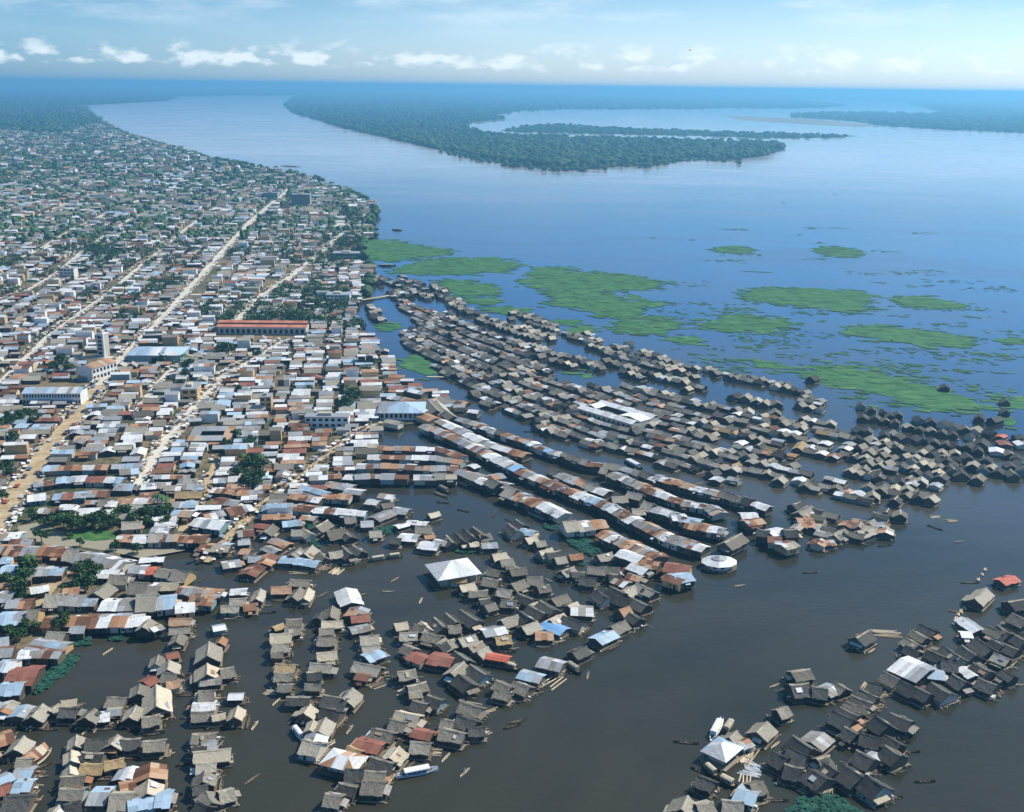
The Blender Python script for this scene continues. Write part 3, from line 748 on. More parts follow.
Hs(rf, 'chain east of the lagoon', (168, 622, 191, 622, 6, 'O'), (169, 631, 190, 630, 5, 'T'), (176, 641, 179, 632, 6, 'T'), (168, 657, 178, 655, 5, 'D'), (155, 663, 158, 654, 5, 'T'), (166, 668, 170, 659, 8, 'T'), (160, 677, 175, 679, 7, 'T'),
   (148, 684, 156, 680, 6, 'D'), (154.5, 704, 157.5, 682, 12, 'L'), (168, 685, 178, 684, 5, 'O'), (137, 693, 140, 683, 6, 'T'), (152, 711, 168, 708, 7, 'R'))
Hs(rf, 'raft column in the left channel', (230, 593, 247, 592, 6, 'W'), (229, 602, 247, 601, 6.5, 'T'), (221, 609, 239, 608, 6, 'T'), (244, 607, 256, 606, 6, 'O'), (256, 598, 260, 587, 5, 'T'), (214, 629, 225, 627, 5, 'W'), (219, 643, 222, 637, 4, 'O'),
   (207, 656, 209, 641, 10, 'L'), (206.5, 672, 207.5, 661, 12, 'L'), (221, 674, 234, 672, 7, 'G'), (200, 683, 222, 681, 7, 'P'), (198, 697, 214, 696, 9, 'G'), (191, 707, 216, 706, 6, 'W'), (191, 716, 213, 715, 6, 'T'),
   (214, 718, 224, 716, 4, 'Y'), (229, 697, 243, 696, 4, 'W'), (234, 717, 238, 706, 5, 'L'), (192, 738, 215, 737, 7, 'G'), (195, 750, 203, 749, 5, 'K'), (204, 748, 215, 746, 6, 'E'), (193, 758, 230, 755, 7, 'L'),
   (195, 768, 216, 767, 6, 'T'), (203, 781, 204, 770, 7, 'T'), (197, 790, 204, 789, 5, 'G'), (205, 789, 212, 800, 7, 'T'), (221, 797, 235, 793, 7, 'T'), (198, 801, 208, 806, 6, 'K'))
Hs(rf, 'small group in the left channel', (271, 590, 291, 589, 7, 'O'), (289, 582, 309, 583, 6, 'T'), (292, 597, 300, 586, 5, 'T'), (303, 598, 309, 587, 5, 'L'))
Hs(rf, 'island of four stacked rafts', (286, 623, 302, 622, 6, 'G'), (285, 632, 300, 631, 6, 'G'), (270, 638, 291, 637, 7, 'L'), (271, 648, 289, 647, 7, 'T'), (271, 656, 283, 655, 4, 'T'), (275, 628, 283, 625, 4, 'O'),
   (274, 667, 294, 669, 7, 'O'), (274, 677, 292, 677, 6, 'G'), (277, 687, 292, 687, 5, 'G'))
Hs(rf, 'column of straight pale rafts', (330, 616, 332, 605, 6, 'T'), (317, 617, 322, 611, 5, 'G'), (321, 624, 343, 623, 6.5, 'L'), (319, 632, 334, 631, 5, 'T'), (317, 641, 336, 640, 7.5, 'T'), (316, 657, 338, 655, 6.5, 'L'), (309, 667, 331, 668, 7, 'T'),
   (307, 676, 321, 675, 6, 'G'), (305, 687, 320, 688, 4.5, 'G'))
Hs(rf, 'slanting chain of mixed roofs', (344.5, 587, 353, 603, 11, 'W'), (355, 614, 359, 605, 9, 'P'), (350, 620, 370, 619, 7.5, 'D'), (351, 631, 371, 627, 6, 'E'), (360, 640, 379, 639, 7, 'T'), (363, 650, 380, 648, 6, 'T'), (367, 660, 385, 654, 7.5, 'B'),
   (351, 665, 379, 672, 7.5, 'T'), (355, 676, 368, 678, 5, 'R'), (343, 698, 353, 687, 8, 'L'), (321, 700, 345, 704, 8, 'K'), (285, 700, 310, 700, 6, 'K'), (319, 713, 338, 717, 7, 'G'), (304, 712, 310, 704, 6.5, 'L'), (319, 729, 325, 716, 7, 'T'),
   (313, 741, 319, 728, 8, 'E'), (309, 729, 314, 720, 4, 'L'), (300, 747, 320, 750, 9, 'T'))
Hs(rf, 'crowded near peninsula tip', (393, 717, 418, 721, 8, 'L'), (389, 724, 404, 727, 6.5, 'G'), (369, 733, 393, 738, 6.5, 'G'), (353, 744, 380, 750, 8, 'D'), (346, 749, 360, 754, 4, 'O'), (367, 762, 391, 768, 8, 'K'),
   (345, 775, 362, 776, 7, 'G'), (364, 776, 385, 777, 6.5, 'G'), (360, 787, 384, 789, 8, 'G'), (337, 787, 354, 792, 6.5, 'K'), (323, 799, 340, 802, 7.5, 'G'), (389, 756, 399, 744, 7.5, 'L'),
   (411, 733, 431, 737, 6, 'D'), (409, 747, 431, 748, 7, 'T'))
Hs(rf, 'cluster beside the white launch', (438, 733, 463, 739, 7, 'L'), (454, 720, 474, 727, 8, 'K'), (440, 722, 452, 725, 6, 'G'), (457, 706, 480, 713, 7.5, 'G'), (470, 732, 485, 730, 6, 'K'), (493, 692, 510, 696, 6, 'G'))
Hs(rf, 'trio north of the near peninsula', (399, 677, 417, 673, 7, 'G'), (409, 690, 428, 685, 7, 'G'), (410, 694, 421, 693, 5, 'T'), (411, 705, 424, 709, 7, 'K'), (425, 699, 440, 704, 7, 'K'))
cc = 'cluster around the dark red roofs'
Hs(rf, cc, (395, 627, 408, 625, 6.5, 'L'), (400, 636, 417, 636, 7, 'T'), (413, 627, 424, 629, 6, 'G'), (420, 621, 431, 629, 5, 'L'), (404, 642, 414, 647, 7, 'G'), (422, 634, 438, 639, 7, 'G'), (411, 652, 426, 658, 7, 'D'),
   (428, 660, 452, 663, 10, 'D'), (449, 672, 465, 661, 7, 'T'), (457, 673, 473, 683, 8, 'K'), (470, 663, 486, 673, 7.5, 'K'), (455, 650, 468, 659, 7.5, 'K'), (443, 647, 457, 642, 7, 'L'), (438, 645, 446, 641, 6, 'G'), (459, 639, 474, 633, 7, 'T'),
   (468, 646, 482, 640, 7, 'L'), (477, 651, 488, 646, 6.5, 'L'), (448, 629, 461, 628, 6.5, 'G'), (434, 617, 444, 627, 8, 'K'), (446, 612, 457, 621, 8, 'K'), (461, 608, 477, 619, 8.5, 'K'), (484, 634, 507, 629, 8, 'E'),
   (496, 641, 512, 639, 6.5, 'Y'), (502, 619, 517, 613, 7.5, 'T'), (517, 609, 530, 618, 8, 'K'), (486, 657, 509, 660, 5, 'X'))
Hs(rf, 'cluster below the white pavilion', (449, 579, 467, 579, 6, 'Y'), (461, 588, 476, 585, 6.5, 'L'), (469, 594, 488, 593, 6.5, 'G'), (480, 601, 490, 600, 5, 'G'), (487, 609, 497, 606, 6, 'T'), (482, 581, 497, 584, 7.5, 'G'),
   (486, 571, 500, 574, 7, 'G'), (497, 592, 510, 594, 6.5, 'T'), (501, 603, 516, 604, 6, 'G'))
Hs(rf, 'group by the grey tin shelter', (511, 583, 524, 578, 7.5, 'T'), (528, 581, 543, 580, 7.5, 'T'), (538, 589, 551, 587, 7, 'G'), (518, 591, 533, 598, 7, 'K'), (529, 603, 545, 612, 8, 'K'), (540, 599, 556, 608, 8, 'K'), (554, 602, 570, 597, 7.5, 'G'),
   (568, 605, 577, 602, 5.5, 'L'), (551, 619, 563, 612, 7, 'L'), (570, 612, 594, 613, 11, 'E'), (560, 619, 582, 626, 8, 'K'), (541, 624, 563, 632, 8, 'C'), (535, 637, 554, 637, 7, 'R'), (523, 630, 541, 625, 7.5, 'L'))
Hs(rf, 'group behind the white logs', (537, 663, 561, 669, 9, 'E'), (517, 675, 541, 681, 7, 'B'), (510, 685, 528, 691, 7.5, 'G'), (497, 679, 511, 686, 7, 'G'))
Hs(rf, 'string of three floating huts', (571, 651, 587, 645, 7, 'G'), (595, 639, 613, 630, 8, 'B'), (611, 626, 625, 619, 7, 'T'))
Hs(rf, 'dark tip of the rust rows', (621, 613, 632, 610, 7, 'O'), (631, 611, 640, 617, 7, 'K'), (596, 589, 608, 597, 7.5, 'K'), (610, 585, 625, 592, 8, 'K'), (613, 598, 629, 603, 8, 'K'), (634, 597, 647, 604, 8, 'K'), (624, 590, 634, 584, 7, 'T'),
   (637, 582, 655, 591, 7, 'L'), (612, 580, 626, 585, 7, 'P'), (626, 576, 640, 580, 7, 'R'))
Hs(rf, 'raft column in the middle channel', (508, 523, 518, 531, 7.5, 'K'), (515, 518, 526, 524, 7, 'K'), (519, 531, 534, 534, 7, 'B'), (527, 541, 538, 538, 6, 'L'), (536, 544, 546, 543, 6, 'T'), (539, 551, 552, 547, 7.5, 'L'), (547, 556, 562, 554, 7, 'G'),
   (556, 561, 567, 559, 6, 'T'), (561, 570, 574, 565, 7, 'L'), (572, 574, 585, 574, 6, 'G'), (579, 580, 596, 582, 8, 'G'), (571, 557, 583, 555, 6, 'O'), (587, 569, 606, 572, 8, 'G'), (603, 570, 620, 571, 7, 'T'), (599, 558, 614, 555, 7, 'T'), (622, 569, 632, 572, 5, 'R'),
   (609, 577, 622, 578, 7, 'G'))
Hs(rf, 'stair of rafts east of the pavilion', (446, 534, 453, 542, 6.5, 'K'), (455, 532, 463, 541, 6.5, 'K'), (463, 528, 474, 538, 6.5, 'K'), (473, 527, 485, 536, 6.5, 'K'), (480, 538, 492, 536, 7.5, 'T'), (482, 547, 498, 546, 7, 'E'), (470, 545, 479, 544, 4, 'L'),
   (494, 557, 507, 555, 7, 'L'), (501, 563, 514, 561, 7, 'T'), (506, 568, 518, 567, 5, 'T'), (511, 573, 527, 571, 7, 'T'), (513, 564, 520, 570, 5, 'G'))
Hs(rf, 'pale bay west of the pavilion', (418, 545, 438, 548, 9.5, 'W'), (432, 542, 446, 544, 7, 'E'), (398, 537, 417, 539, 9.5, 'W'), (389, 540, 400, 541, 6, 'G'), (415, 530, 432, 530, 7.5, 'T'), (425, 538, 435, 537, 5.5, 'R'), (406, 522, 427, 524, 5.5, 'W'),
   (397, 527, 409, 524, 5, 'E'), (373, 517, 391, 510, 9, 'E'), (391, 510, 408, 512, 9, 'W'), (361, 525, 374, 524, 8, 'E'), (370, 534, 382, 533, 7, 'T'), (345, 520, 356, 519, 7, 'T'), (378, 496, 392, 498, 7, 'P'), (366, 502, 377, 504, 7, 'P'),
   (382, 506, 394, 504, 6, 'T'), (430, 516, 440, 513, 5, 'L'))
Hs(rf, 'weedy basin west of the pavilion', (257, 516, 280, 519, 6.5, 'B'), (265, 531, 272, 523, 7, 'T'), (254, 526, 266, 528, 6, 'D'), (282, 525, 303, 523, 8.5, 'B'), (291, 533, 303, 533, 6, 'T'), (328, 536, 347, 532, 9.5, 'T'), (316, 526, 327, 519, 8, 'G'), (300, 517, 315, 519, 6, 'P'),
   (271, 538, 290, 544, 6.5, 'P'), (266, 545, 277, 551, 6, 'E'), (291, 554, 300, 547, 8, 'T'), (303, 553, 313, 544, 8, 'L'), (319, 551, 326, 557, 6, 'T'), (248, 561, 261, 560, 6.5, 'B'), (262, 563, 270, 553, 9, 'R'), (279, 560, 299, 562, 8, 'B'),
   (299, 563, 318, 565, 7, 'B'), (329, 556, 343, 554, 6.5, 'L'), (342, 546, 352, 554, 7, 'K'), (352, 544, 363, 551, 7, 'K'), (247, 573, 257, 563, 9, 'R'), (222, 566, 242, 563, 8, 'P'), (237, 534, 254, 533, 9, 'P'), (238, 543, 250, 542, 6.5, 'R'),
   (240, 552, 248, 553, 6.5, 'R'), (220, 546, 229, 547, 7, 'B'), (198, 548, 228, 550, 11, 'P'), (283, 511, 300, 512, 6, 'E'), (303, 528, 312, 533, 6, 'T'), (340, 526, 352, 536, 6, 'K'))
# --- lower right archipelago
Hs(rf, 'lone mooring at the far right', (999, 580, 1015, 576, 7, 'X'), (976, 599, 985, 586, 8, 'T'), (1009, 601, 1026, 597, 9, 'K'))
ar = 'archipelago at the right edge'
Hs(rf, ar, (854, 636, 871, 631, 8, 'K'), (901, 640, 917, 648, 7, 'G'), (909, 632, 926, 640, 6, 'G'), (918, 626, 934, 633, 6, 'G'), (903, 649, 918, 655, 7, 'K'), (928, 675, 945, 677, 8, 'B'), (880, 676, 898, 683, 8, 'G'), (866, 684, 880, 690, 7, 'K'),
   (925, 652, 941, 660, 7, 'G'), (944, 644, 958, 655, 9, 'K'), (955, 652, 968, 660, 8, 'K'), (958, 669, 974, 677, 6, 'W'), (966, 666, 982, 673, 5, 'E'), (926, 685, 946, 697, 10, 'K'), (898, 684, 912, 692, 9, 'K'), (912, 690, 926, 698, 8, 'K'),
   (998, 625, 1012, 633, 9, 'K'), (1008, 616, 1026, 624, 9, 'G'), (1012, 631, 1028, 640, 8, 'G'), (956, 619, 979, 631, 7, 'E'), (974, 636, 995, 648, 9, 'K'), (984, 628, 1001, 636, 7, 'T'), (961, 635, 972, 636, 5, 'W'), (962, 645, 977, 655, 9, 'K'),
   (975, 661, 990, 670, 9, 'K'), (992, 655, 1007, 661, 7, 'T'), (975, 680, 992, 689, 9, 'K'), (948, 678, 964, 686, 8, 'K'), (999, 672, 1011, 679, 6, 'G'), (940, 664, 956, 668, 8, 'K'), (1000, 645, 1014, 652, 8, 'K'), (988, 642, 1002, 648, 7, 'K'))
Hs(rf, 'twin huts west of the archipelago', (793, 677, 813, 674, 8, 'G'), (822, 689, 836, 684, 8, 'E'), (836, 680, 846, 687, 7, 'G'), (792, 691, 812, 689, 10, 'K'), (812, 692, 828, 694, 8, 'K'), (777, 710, 787, 706, 6, 'T'))
Hs(rf, 'dark field at the lower right', (829, 716, 849, 726, 9, 'K'), (838, 709, 858, 718, 5, 'G'), (845, 703, 864, 712, 5, 'G'), (851, 698, 870, 706, 5, 'K'), (858, 692, 876, 700, 5, 'G'), (841, 731, 853, 738, 8, 'K'), (870, 722, 886, 731, 9, 'K'), (888, 716, 906, 726, 9, 'K'),
   (858, 737, 879, 744, 8, 'K'), (880, 739, 898, 748, 8, 'K'), (880, 751, 897, 761, 9, 'K'), (869, 758, 877, 752, 5, 'E'), (844, 762, 861, 775, 11, 'K'), (852, 755, 870, 765, 9, 'K'), (867, 773, 884, 785, 11, 'K'), (812, 743, 823, 732, 9, 'E'),
   (793, 735, 813, 748, 10, 'K'), (785, 754, 802, 763, 10, 'K'), (817, 758, 829, 755, 6, 'G'), (803, 775, 824, 785, 10, 'K'), (782, 768, 800, 775, 9, 'K'), (769, 756, 783, 764, 8, 'K'), (820, 768, 834, 776, 8, 'K'))
Hs(rf, 'landing by the log stack', (729, 737, 737, 731, 6, 'T'), (738, 743, 748, 738, 6, 'R'), (757, 731, 767, 720, 8, 'T'), (696, 780, 712, 787, 6.5, 'G'), (753, 790, 766, 787, 7, 'T'), (734, 794, 755, 801, 10, 'B'), (681, 808, 688, 795, 9, 'T'), (722, 808, 744, 810, 9, 'T'), (700, 812, 716, 808, 8, 'T'))

# --- joined rows over the water, centre
st = 'stilt'
rowa = 'first long rust row'
Row(st, rowa, [(422, 425), (450, 436), (480, 450), (520, 471), (560, 488), (600, 503), (640, 524), (668, 538), (704, 549)], 10, list('TRREWRWWCEPRRWBEOWPWRWWTRPWRRR'))
Row(st, 'rows behind the first rust row', [(438, 420), (453, 427), (480, 441), (501, 448), (525, 455)], 9, list('WWEWWEPR'))
Row(st, 'rows behind the first rust row', [(549, 471), (565, 477), (588, 487), (606, 493)], 9, list('WRRRTE'))
Row(st, 'fringe of the second channel', [(460, 419), (476, 424), (493, 431), (512, 437), (527, 441), (543, 449), (565, 455), (585, 463), (612, 466), (634, 472), (655, 479)], 7.5, list('EPWERRWCETTRTETWEPGEWP'))
Row(st, 'second rust row', [(610, 474), (636, 484), (660, 494), (684, 503), (706, 506), (718, 513)], 9.5, list('EWPRWRPRWRXP'))
Row(st, 'row along the second channel', [(655, 477), (675, 482), (700, 489), (720, 494), (744, 501), (768, 508)], 8.5, list('WRPWEGGKWWRT'))
Row(st, 'rows near the round restaurant', [(690, 524), (706, 528), (724, 531)], 9, list('TEWE'))
Hs(st, 'rows near the round restaurant', (724, 542, 742, 533, 8, 'G'), (741, 516, 758, 516, 8, 'W'), (747, 524, 764, 521, 8, 'R'), (768, 531, 783, 528, 8, 'W'), (768, 540, 782, 541, 8, 'R'), (780, 545, 795, 541, 8, 'P'), (784, 533, 798, 533, 8, 'G'), (757, 532, 768, 534, 7, 'K'))
Row(st, 'broken row above the rust row', [(643, 506), (665, 512), (684, 519), (700, 522)], 9, list('TGEEB'))
Hs(st, 'broken row above the rust row', (672, 518, 688, 517, 8, 'W'), (684, 526, 698, 528, 7, 'R'), (612, 500, 628, 499, 7, 'T'), (626, 494, 642, 497, 7, 'T'), (600, 470, 607, 471, 7, 'T'), (632, 512, 644, 512, 6, 'T'))
Row(st, 'second long rust row', [(457, 471), (478, 478), (497, 487)], 10, list('WEWT'))
Row(st, 'second long rust row', [(506, 492), (522, 498), (540, 505), (562, 515)], 12, list('TRRRWWW'))
Row(st, 'second long rust row', [(564, 528), (590, 525), (606, 524)], 12, list('TPR'))
Row(st, 'second long rust row', [(600, 533), (618, 541), (636, 548), (655, 559)], 12, list('RWPRWRR'))
Hs(st, 'second long rust row', (663, 566, 688, 572, 10, 'D'), (664, 577, 682, 582, 8, 'R'), (676, 580, 694, 577, 9, 'B'), (617, 552, 640, 560, 9, 'W'), (640, 562, 658, 566, 8, 'R'), (628, 566, 646, 572, 8, 'P'), (492, 483, 508, 487, 8, 'E'), (486, 479, 505, 475, 8, 'R'), (470, 466, 476, 464, 6, 'W'))
bk = 'short rows by the arcaded hall'
Row(st, bk, [(368, 447), (402, 448), (434, 449)], 8, list('YWRPRWWE'))
Row(st, bk, [(368, 457), (406, 457), (436, 458)], 8, list('WRRRPW'))
Row(st, bk, [(437, 458), (462, 462)], 8, list('TR'))
Row(st, bk, [(357, 466), (395, 466), (430, 468), (458, 468)], 9, list('WRWPRRRWW'))
Row(st, bk, [(355, 477), (376, 476), (408, 477)], 9, list('TRBR'))
Row(st, bk, [(414, 477), (456, 477)], 8.5, list('WWWP'))
Row(st, bk, [(434, 448), (450, 452), (462, 457)], 7, list('RR'))
Hs(st, 'wedge east of the arcaded hall', (420, 412, 436, 418, 10, 'R'), (416, 405, 430, 410, 8, 'E'), (428, 398, 436, 412, 9, 'T'), (436, 398, 446, 413, 9, 'T'), (444, 408, 454, 416, 8, 'T'), (458, 417, 470, 420, 7, 'P'), (468, 411, 478, 412, 7, 'W'), (440, 395, 456, 400, 8, 'T'), (452, 401, 466, 404, 8, 'R'), (400, 397, 418, 401, 8, 'P'), (390, 395, 402, 398, 8, 'W'), (408, 390, 424, 393, 8, 'E'), (384, 421, 400, 424, 0.1 + 6, 'P'))

# --- the floating district beyond: bands of huts filled row by row
FILLS = []
def fill(kind, name, poly, dirdeg, sp, rowsp, types, along, jit=.9, skip=.06, size=None):
    FILLS.append((name, poly, types, along))
UX = [360, 380, 450, 560, 640, 720, 812, 900, 1030]; UY = [262, 270, 296, 329, 348, 368, 387, 404, 428]
def stream():
    xs = np.arange(362, 1000, 1.0); y = np.interp(xs, UX, UY) - 4.0
    k = 0
    while y[0] < 620 and k < 60:
        # walk along this line of moored huts
        w = [g(float(a_), float(b_), 2.2) for a_, b_ in zip(xs, y)]
        i = R.randrange(3)
        while i < len(xs) - 2:
            j = i; L = R.uniform(4.6, 7.4)
            while j < len(xs) - 1 and math.hypot(w[j][0] - w[i][0], w[j][1] - w[i][1]) < L: j += 1
            cx, cy = (w[i][0] + w[j][0]) / 2, (w[i][1] + w[j][1]) / 2; pxm = (xs[(i + j) // 2], y[(i + j) // 2])
            for name, poly, types, along in FILLS:
                if inside(pxm, poly):
                    gap = noise.noise(Vector((pxm[0] * .045, k * .8, 3))) > (.42 if name[:6] == 'middle' else .22)
                    if not gap and R.random() > .05:
                        th = math.atan2(w[j][1] - w[i][1], w[j][0] - w[i][0]); LL = math.hypot(w[j][0] - w[i][0], w[j][1] - w[i][1])
                        if R.random() < along: add_house('raft', cx + R.gauss(0, .25), cy + R.gauss(0, .25), th + R.gauss(0, .06), LL * .95, R.uniform(4.2, 5.5), R.choice(types), name)
                        else: add_house('raft', cx + R.gauss(0, .3), cy + R.gauss(0, .3), th + math.pi / 2 + R.gauss(0, .15), R.uniform(5, 6.6), LL * .88, R.choice(types), name)
                    break
            i = j
        sp = (6.0, 11.2)[k % 2] * R.uniform(.97, 1.03); k += 1
        sl = np.gradient(np.array([p[1] for p in w])) ; sx_ = np.gradient(np.array([p[0] for p in w])); cosn = np.abs(sx_) / np.hypot(sl, sx_)
        D = np.array([math.hypot(*p) for p in w]); dep = np.hypot(D, H)
        mpx = (D * D + H * H) / (H * F) * 1.0
        step = sp / (mpx * cosn); step = np.convolve(np.pad(step, 40, mode='edge'), np.ones(81) / 81, mode='valid')
        y = y + step
mix1 = list('TTTGGGEEPRT')
mix2 = list('TTTGGKKEPTTTGW')
mixr = list('TTGGKKLKGTE')
fill(rf, 'middle of the floating district', [(396, 296), (405, 300), (425, 309), (446, 311), (472, 322), (490, 333), (512, 343), (545, 366), (560, 383), (620, 384), (645, 388), (690, 398), (690, 466), (680, 470), (643, 455), (600, 449), (565, 440), (540, 424), (529, 416), (498, 413), (480, 401), (466, 388), (452, 380), (440, 370), (424, 358), (405, 345), (400, 335), (402, 326), (425, 330), (412, 316), (400, 306)],
     -57, 9, 10.5, mix1, .82)
fill(rf, 'east half of the floating district', [(690, 400), (712, 402), (730, 408), (753, 415), (800, 418), (830, 424), (846, 440), (840, 458), (795, 456), (790, 462), (820, 478), (850, 480), (870, 503), (810, 495), (773, 487), (746, 479), (713, 480), (690, 472)],
     -52, 9, 11, list('TTTTWWGGGPTREYTEQG'), .55)
fill(rf, 'dark east end of the district', [(830, 424), (852, 438), (900, 447), (944, 456), (960, 458), (962, 470), (944, 478), (930, 503), (873, 503), (850, 480), (846, 458)], -50, 8, 9.5, mixr, .12, size=(4.8, 7.2))
fill(rf, 'thin second string of huts', [(508, 333), (525, 343), (560, 352), (600, 361), (616, 366), (616, 373), (585, 369), (555, 362), (525, 352), (506, 342)], -52, 8, 9, mixr, .25, skip=.1)
fill(rf, 'outer knot of the floating district', [(508, 310), (545, 313), (548, 320), (560, 330), (557, 340), (535, 340), (508, 334), (500, 324)], -50, 9, 13, list('TTGGL'), .3, skip=.2)
fill(rf, 'outer string of the district', [(446, 297), (455, 298), (468, 307), (490, 314), (512, 322), (512, 332), (480, 322), (452, 306)], -56, 9, 10, list('TTGG'), .4)
fill(rf, 'north string of the floating district', [(563, 329), (590, 334), (606, 342), (640, 349), (640, 357), (612, 355), (585, 345), (563, 338)], -52, 9, 9.5, list('TTGGLE'), .3)
fill(rf, 'thick north knot of the floating district', [(606, 352), (626, 342), (645, 350), (658, 356), (676, 361), (700, 367), (718, 369), (716, 376), (700, 378), (712, 392), (690, 391), (655, 383), (620, 374), (600, 368)], -52, 8.5, 10, list('TTTGGKLE'), .3, skip=.08)
fill(rf, 'single file of huts on open water', [(724, 371), (750, 377), (776, 381), (798, 384), (812, 388), (813, 396), (790, 391), (760, 387), (724, 377)], -42, 8.5, 11, mixr, .2, skip=0)
fill(rf, 'knot at the end of the single file', [(795, 398), (815, 394), (825, 402), (822, 411), (798, 410)], -45, 9, 10, mixr, .2)
fill(rf, 'finger near the old port', [(372, 278), (384, 274), (404, 290), (402, 297), (392, 296)], -62, 8, 11, list('GEETG'), .7)
fill(rf, 'finger near the old port', [(396, 275), (404, 275), (416, 294), (408, 297)], -62, 8, 11, list('GEETG'), .7)
fill(rf, 'finger near the old port', [(413, 280), (422, 283), (430, 297), (422, 299)], -62, 8, 11, list('GEETG'), .8)
fill(rf, 'finger near the old port', [(430, 283), (446, 285), (446, 298), (438, 298)], -62, 8, 11, list('GTETG'), .5)
fill(rf, 'finger near the old port', [(366, 306), (376, 307), (384, 320), (374, 320)], -62, 8, 11, list('GTETG'), .5)
fill(rf, 'finger near the old port', [(540, 394), (548, 396), (548, 404), (540, 403)], -50, 8, 11, list('GTETG'), .5)
stream()
NF = len(FILLS)
lo = 'lower east peninsula'
fill(rf, lo, [(792, 506), (815, 508), (835, 511), (860, 514), (880, 512), (912, 516), (911, 526), (895, 532), (873, 536), (850, 540), (835, 543), (818, 545), (806, 538), (790, 528)], -12, 9, 10.5, list('TGKPRGGTRLK'), .45, size=(5.5, 8.5))
Hs(rf, lo, (858, 531, 871, 526, 8, 'T'), (815, 543, 835, 543, 7, 'R'), (834, 534, 845, 528, 7, 'T'), (800, 512, 810, 503, 9, 'T'), (797, 521, 815, 521, 8, 'R'))
fill(rf, 'left cluster across the second channel', [(535, 415), (556, 411), (570, 416), (570, 428), (552, 434), (535, 425)], -50, 9, 10, mix1, .4)
FILLS[:] = FILLS[NF:]; stream()
xy = lambda X, Y: (854 + X / 6.024, 370 + Y / 6.024)
FILLS_LATE = 1
for i, (X, Y, s, tp) in enumerate([(45, 210, 8, 'K'), (110, 235, 8, 'G'), (55, 280, 9, 'K'), (130, 285, 9, 'K'), (180, 250, 7, 'K'), (190, 300, 7, 'T'), (215, 270, 7, 'K'), (265, 265, 8, 'G'), (250, 312, 7, 'K'), (330, 335, 8, 'T'), (390, 295, 9, 'K'), (395, 350, 7, 'K'),
        (463, 308, 9, 'K'), (468, 358, 8, 'T'), (538, 320, 10, 'K'), (530, 372, 8, 'K'), (600, 335, 9, 'K'), (595, 382, 8, 'K'), (668, 350, 8, 'G'), (735, 357, 10, 'L'), (757, 285, 9, 'K'), (852, 295, 10, 'K'), (818, 372, 8, 'K'), (908, 250, 8, 'K'), (910, 185, 8, 'K'), (547, 100, 9, 'K'),
        (890, 392, 7, 'X'), (905, 435, 10, 'D'), (985, 398, 7, 'K'), (1005, 440, 9, 'E'), (860, 480, 11, 'W'), (395, 412, 10, 'K'), (480, 432, 9, 'K'), (555, 445, 9, 'K'), (605, 452, 9, 'K'), (690, 457, 11, 'G'), (770, 440, 12, 'K'), (745, 480, 9, 'K'), (183, 385, 8, 'K'),
        (253, 378, 8, 'T'), (298, 402, 9, 'G'), (25, 360, 8, 'K'), (85, 365, 8, 'K'), (20, 410, 8, 'K'), (112, 415, 9, 'T'), (185, 425, 8, 'T'), (245, 447, 8, 'T'), (470, 472, 8, 'T'), (530, 492, 8, 'T'), (610, 494, 8, 'T'), (520, 545, 9, 'T'), (560, 540, 9, 'K'), (590, 600, 11, 'K'), (640, 620, 11, 'K'), (750, 650, 9, 'G'),
        (955, 627, 9, 'G'), (830, 585, 9, 'T'), (870, 605, 9, 'K'), (940, 572, 9, 'K'), (980, 525, 9, 'K'), (800, 535, 8, 'K'), (1015, 600, 9, 'K'), (1000, 560, 9, 'K'), (700, 395, 7, 'K'), (680, 520, 9, 'K'), (720, 570, 9, 'T'), (780, 590, 9, 'K'), (935, 500, 8, 'G')]):
    wx, wy = g(*xy(X, Y), 3)
    vd = math.atan2(wy, wx)
    add_house(rf, wx, wy, vd + R.gauss(.12, .3), s * R.uniform(.72, .85), s * .66, tp, 'separate huts at far right')
for X, Y in [(735, 395), (746, 397), (757, 400), (765, 402.5), (776, 403), (748, 411), (775, 413), (813, 378), (412, 291)]:
    wx, wy = g(X, Y, 3)
    add_house(rf, wx, wy, math.atan2(wy, wx) + R.gauss(0, .3), 8, 7, R.choice('KGT'), 'strays north of the floating district')

# --- the town: rows read off near the water
tn = 'town'
Row(tn, 'north bank of the lagoon', [(85, 621), (105, 621), (126, 621), (142, 620)], 11, list('RPRW'))
Hs(tn, 'north bank of the lagoon', (143, 627, 149, 618, 6, 'T'), (154, 630, 161, 627, 5, 'P'))
Row(tn, 'second row north of the lagoon', [(46, 601), (66, 600), (96, 601)], 10, list('TEEB'))
Row(tn, 'second row north of the lagoon', [(101, 605), (136, 605)], 12, list('WE'))
Row(tn, 'second row north of the lagoon', [(137, 605), (156, 604)], 13, list('T'))
Row(tn, 'second row north of the lagoon', [(157, 604), (176, 602)], 12, list('B'))
Row(tn, 'second row north of the lagoon', [(176, 608), (194, 606)], 10, list('W'))
Row(tn, 'third row north of the lagoon', [(130, 588), (158, 590)], 11, list('TE'))
Row(tn, 'third row north of the lagoon', [(160, 586), (178, 586)], 7, list('Y'))
Row(tn, 'third row north of the lagoon', [(178, 590), (200, 592), (221, 593)], 7.5, list('RPR'))
Row(tn, 'third row north of the lagoon', [(190, 600), (213, 601)], 6.5, list('OR'))
Row(tn, 'houses with the bright red roof', [(130, 569), (146, 569)], 8, list('W'))
Row(tn, 'houses with the bright red roof', [(146, 570), (157, 570)], 8, list('X'))
Row(tn, 'houses with the bright red roof', [(157, 572), (188, 577)], 9, list('GG'))
Row(tn, 'houses with the bright red roof', [(140, 560), (163, 559)], 5, list('W'))
al = 'houses around the green alley'
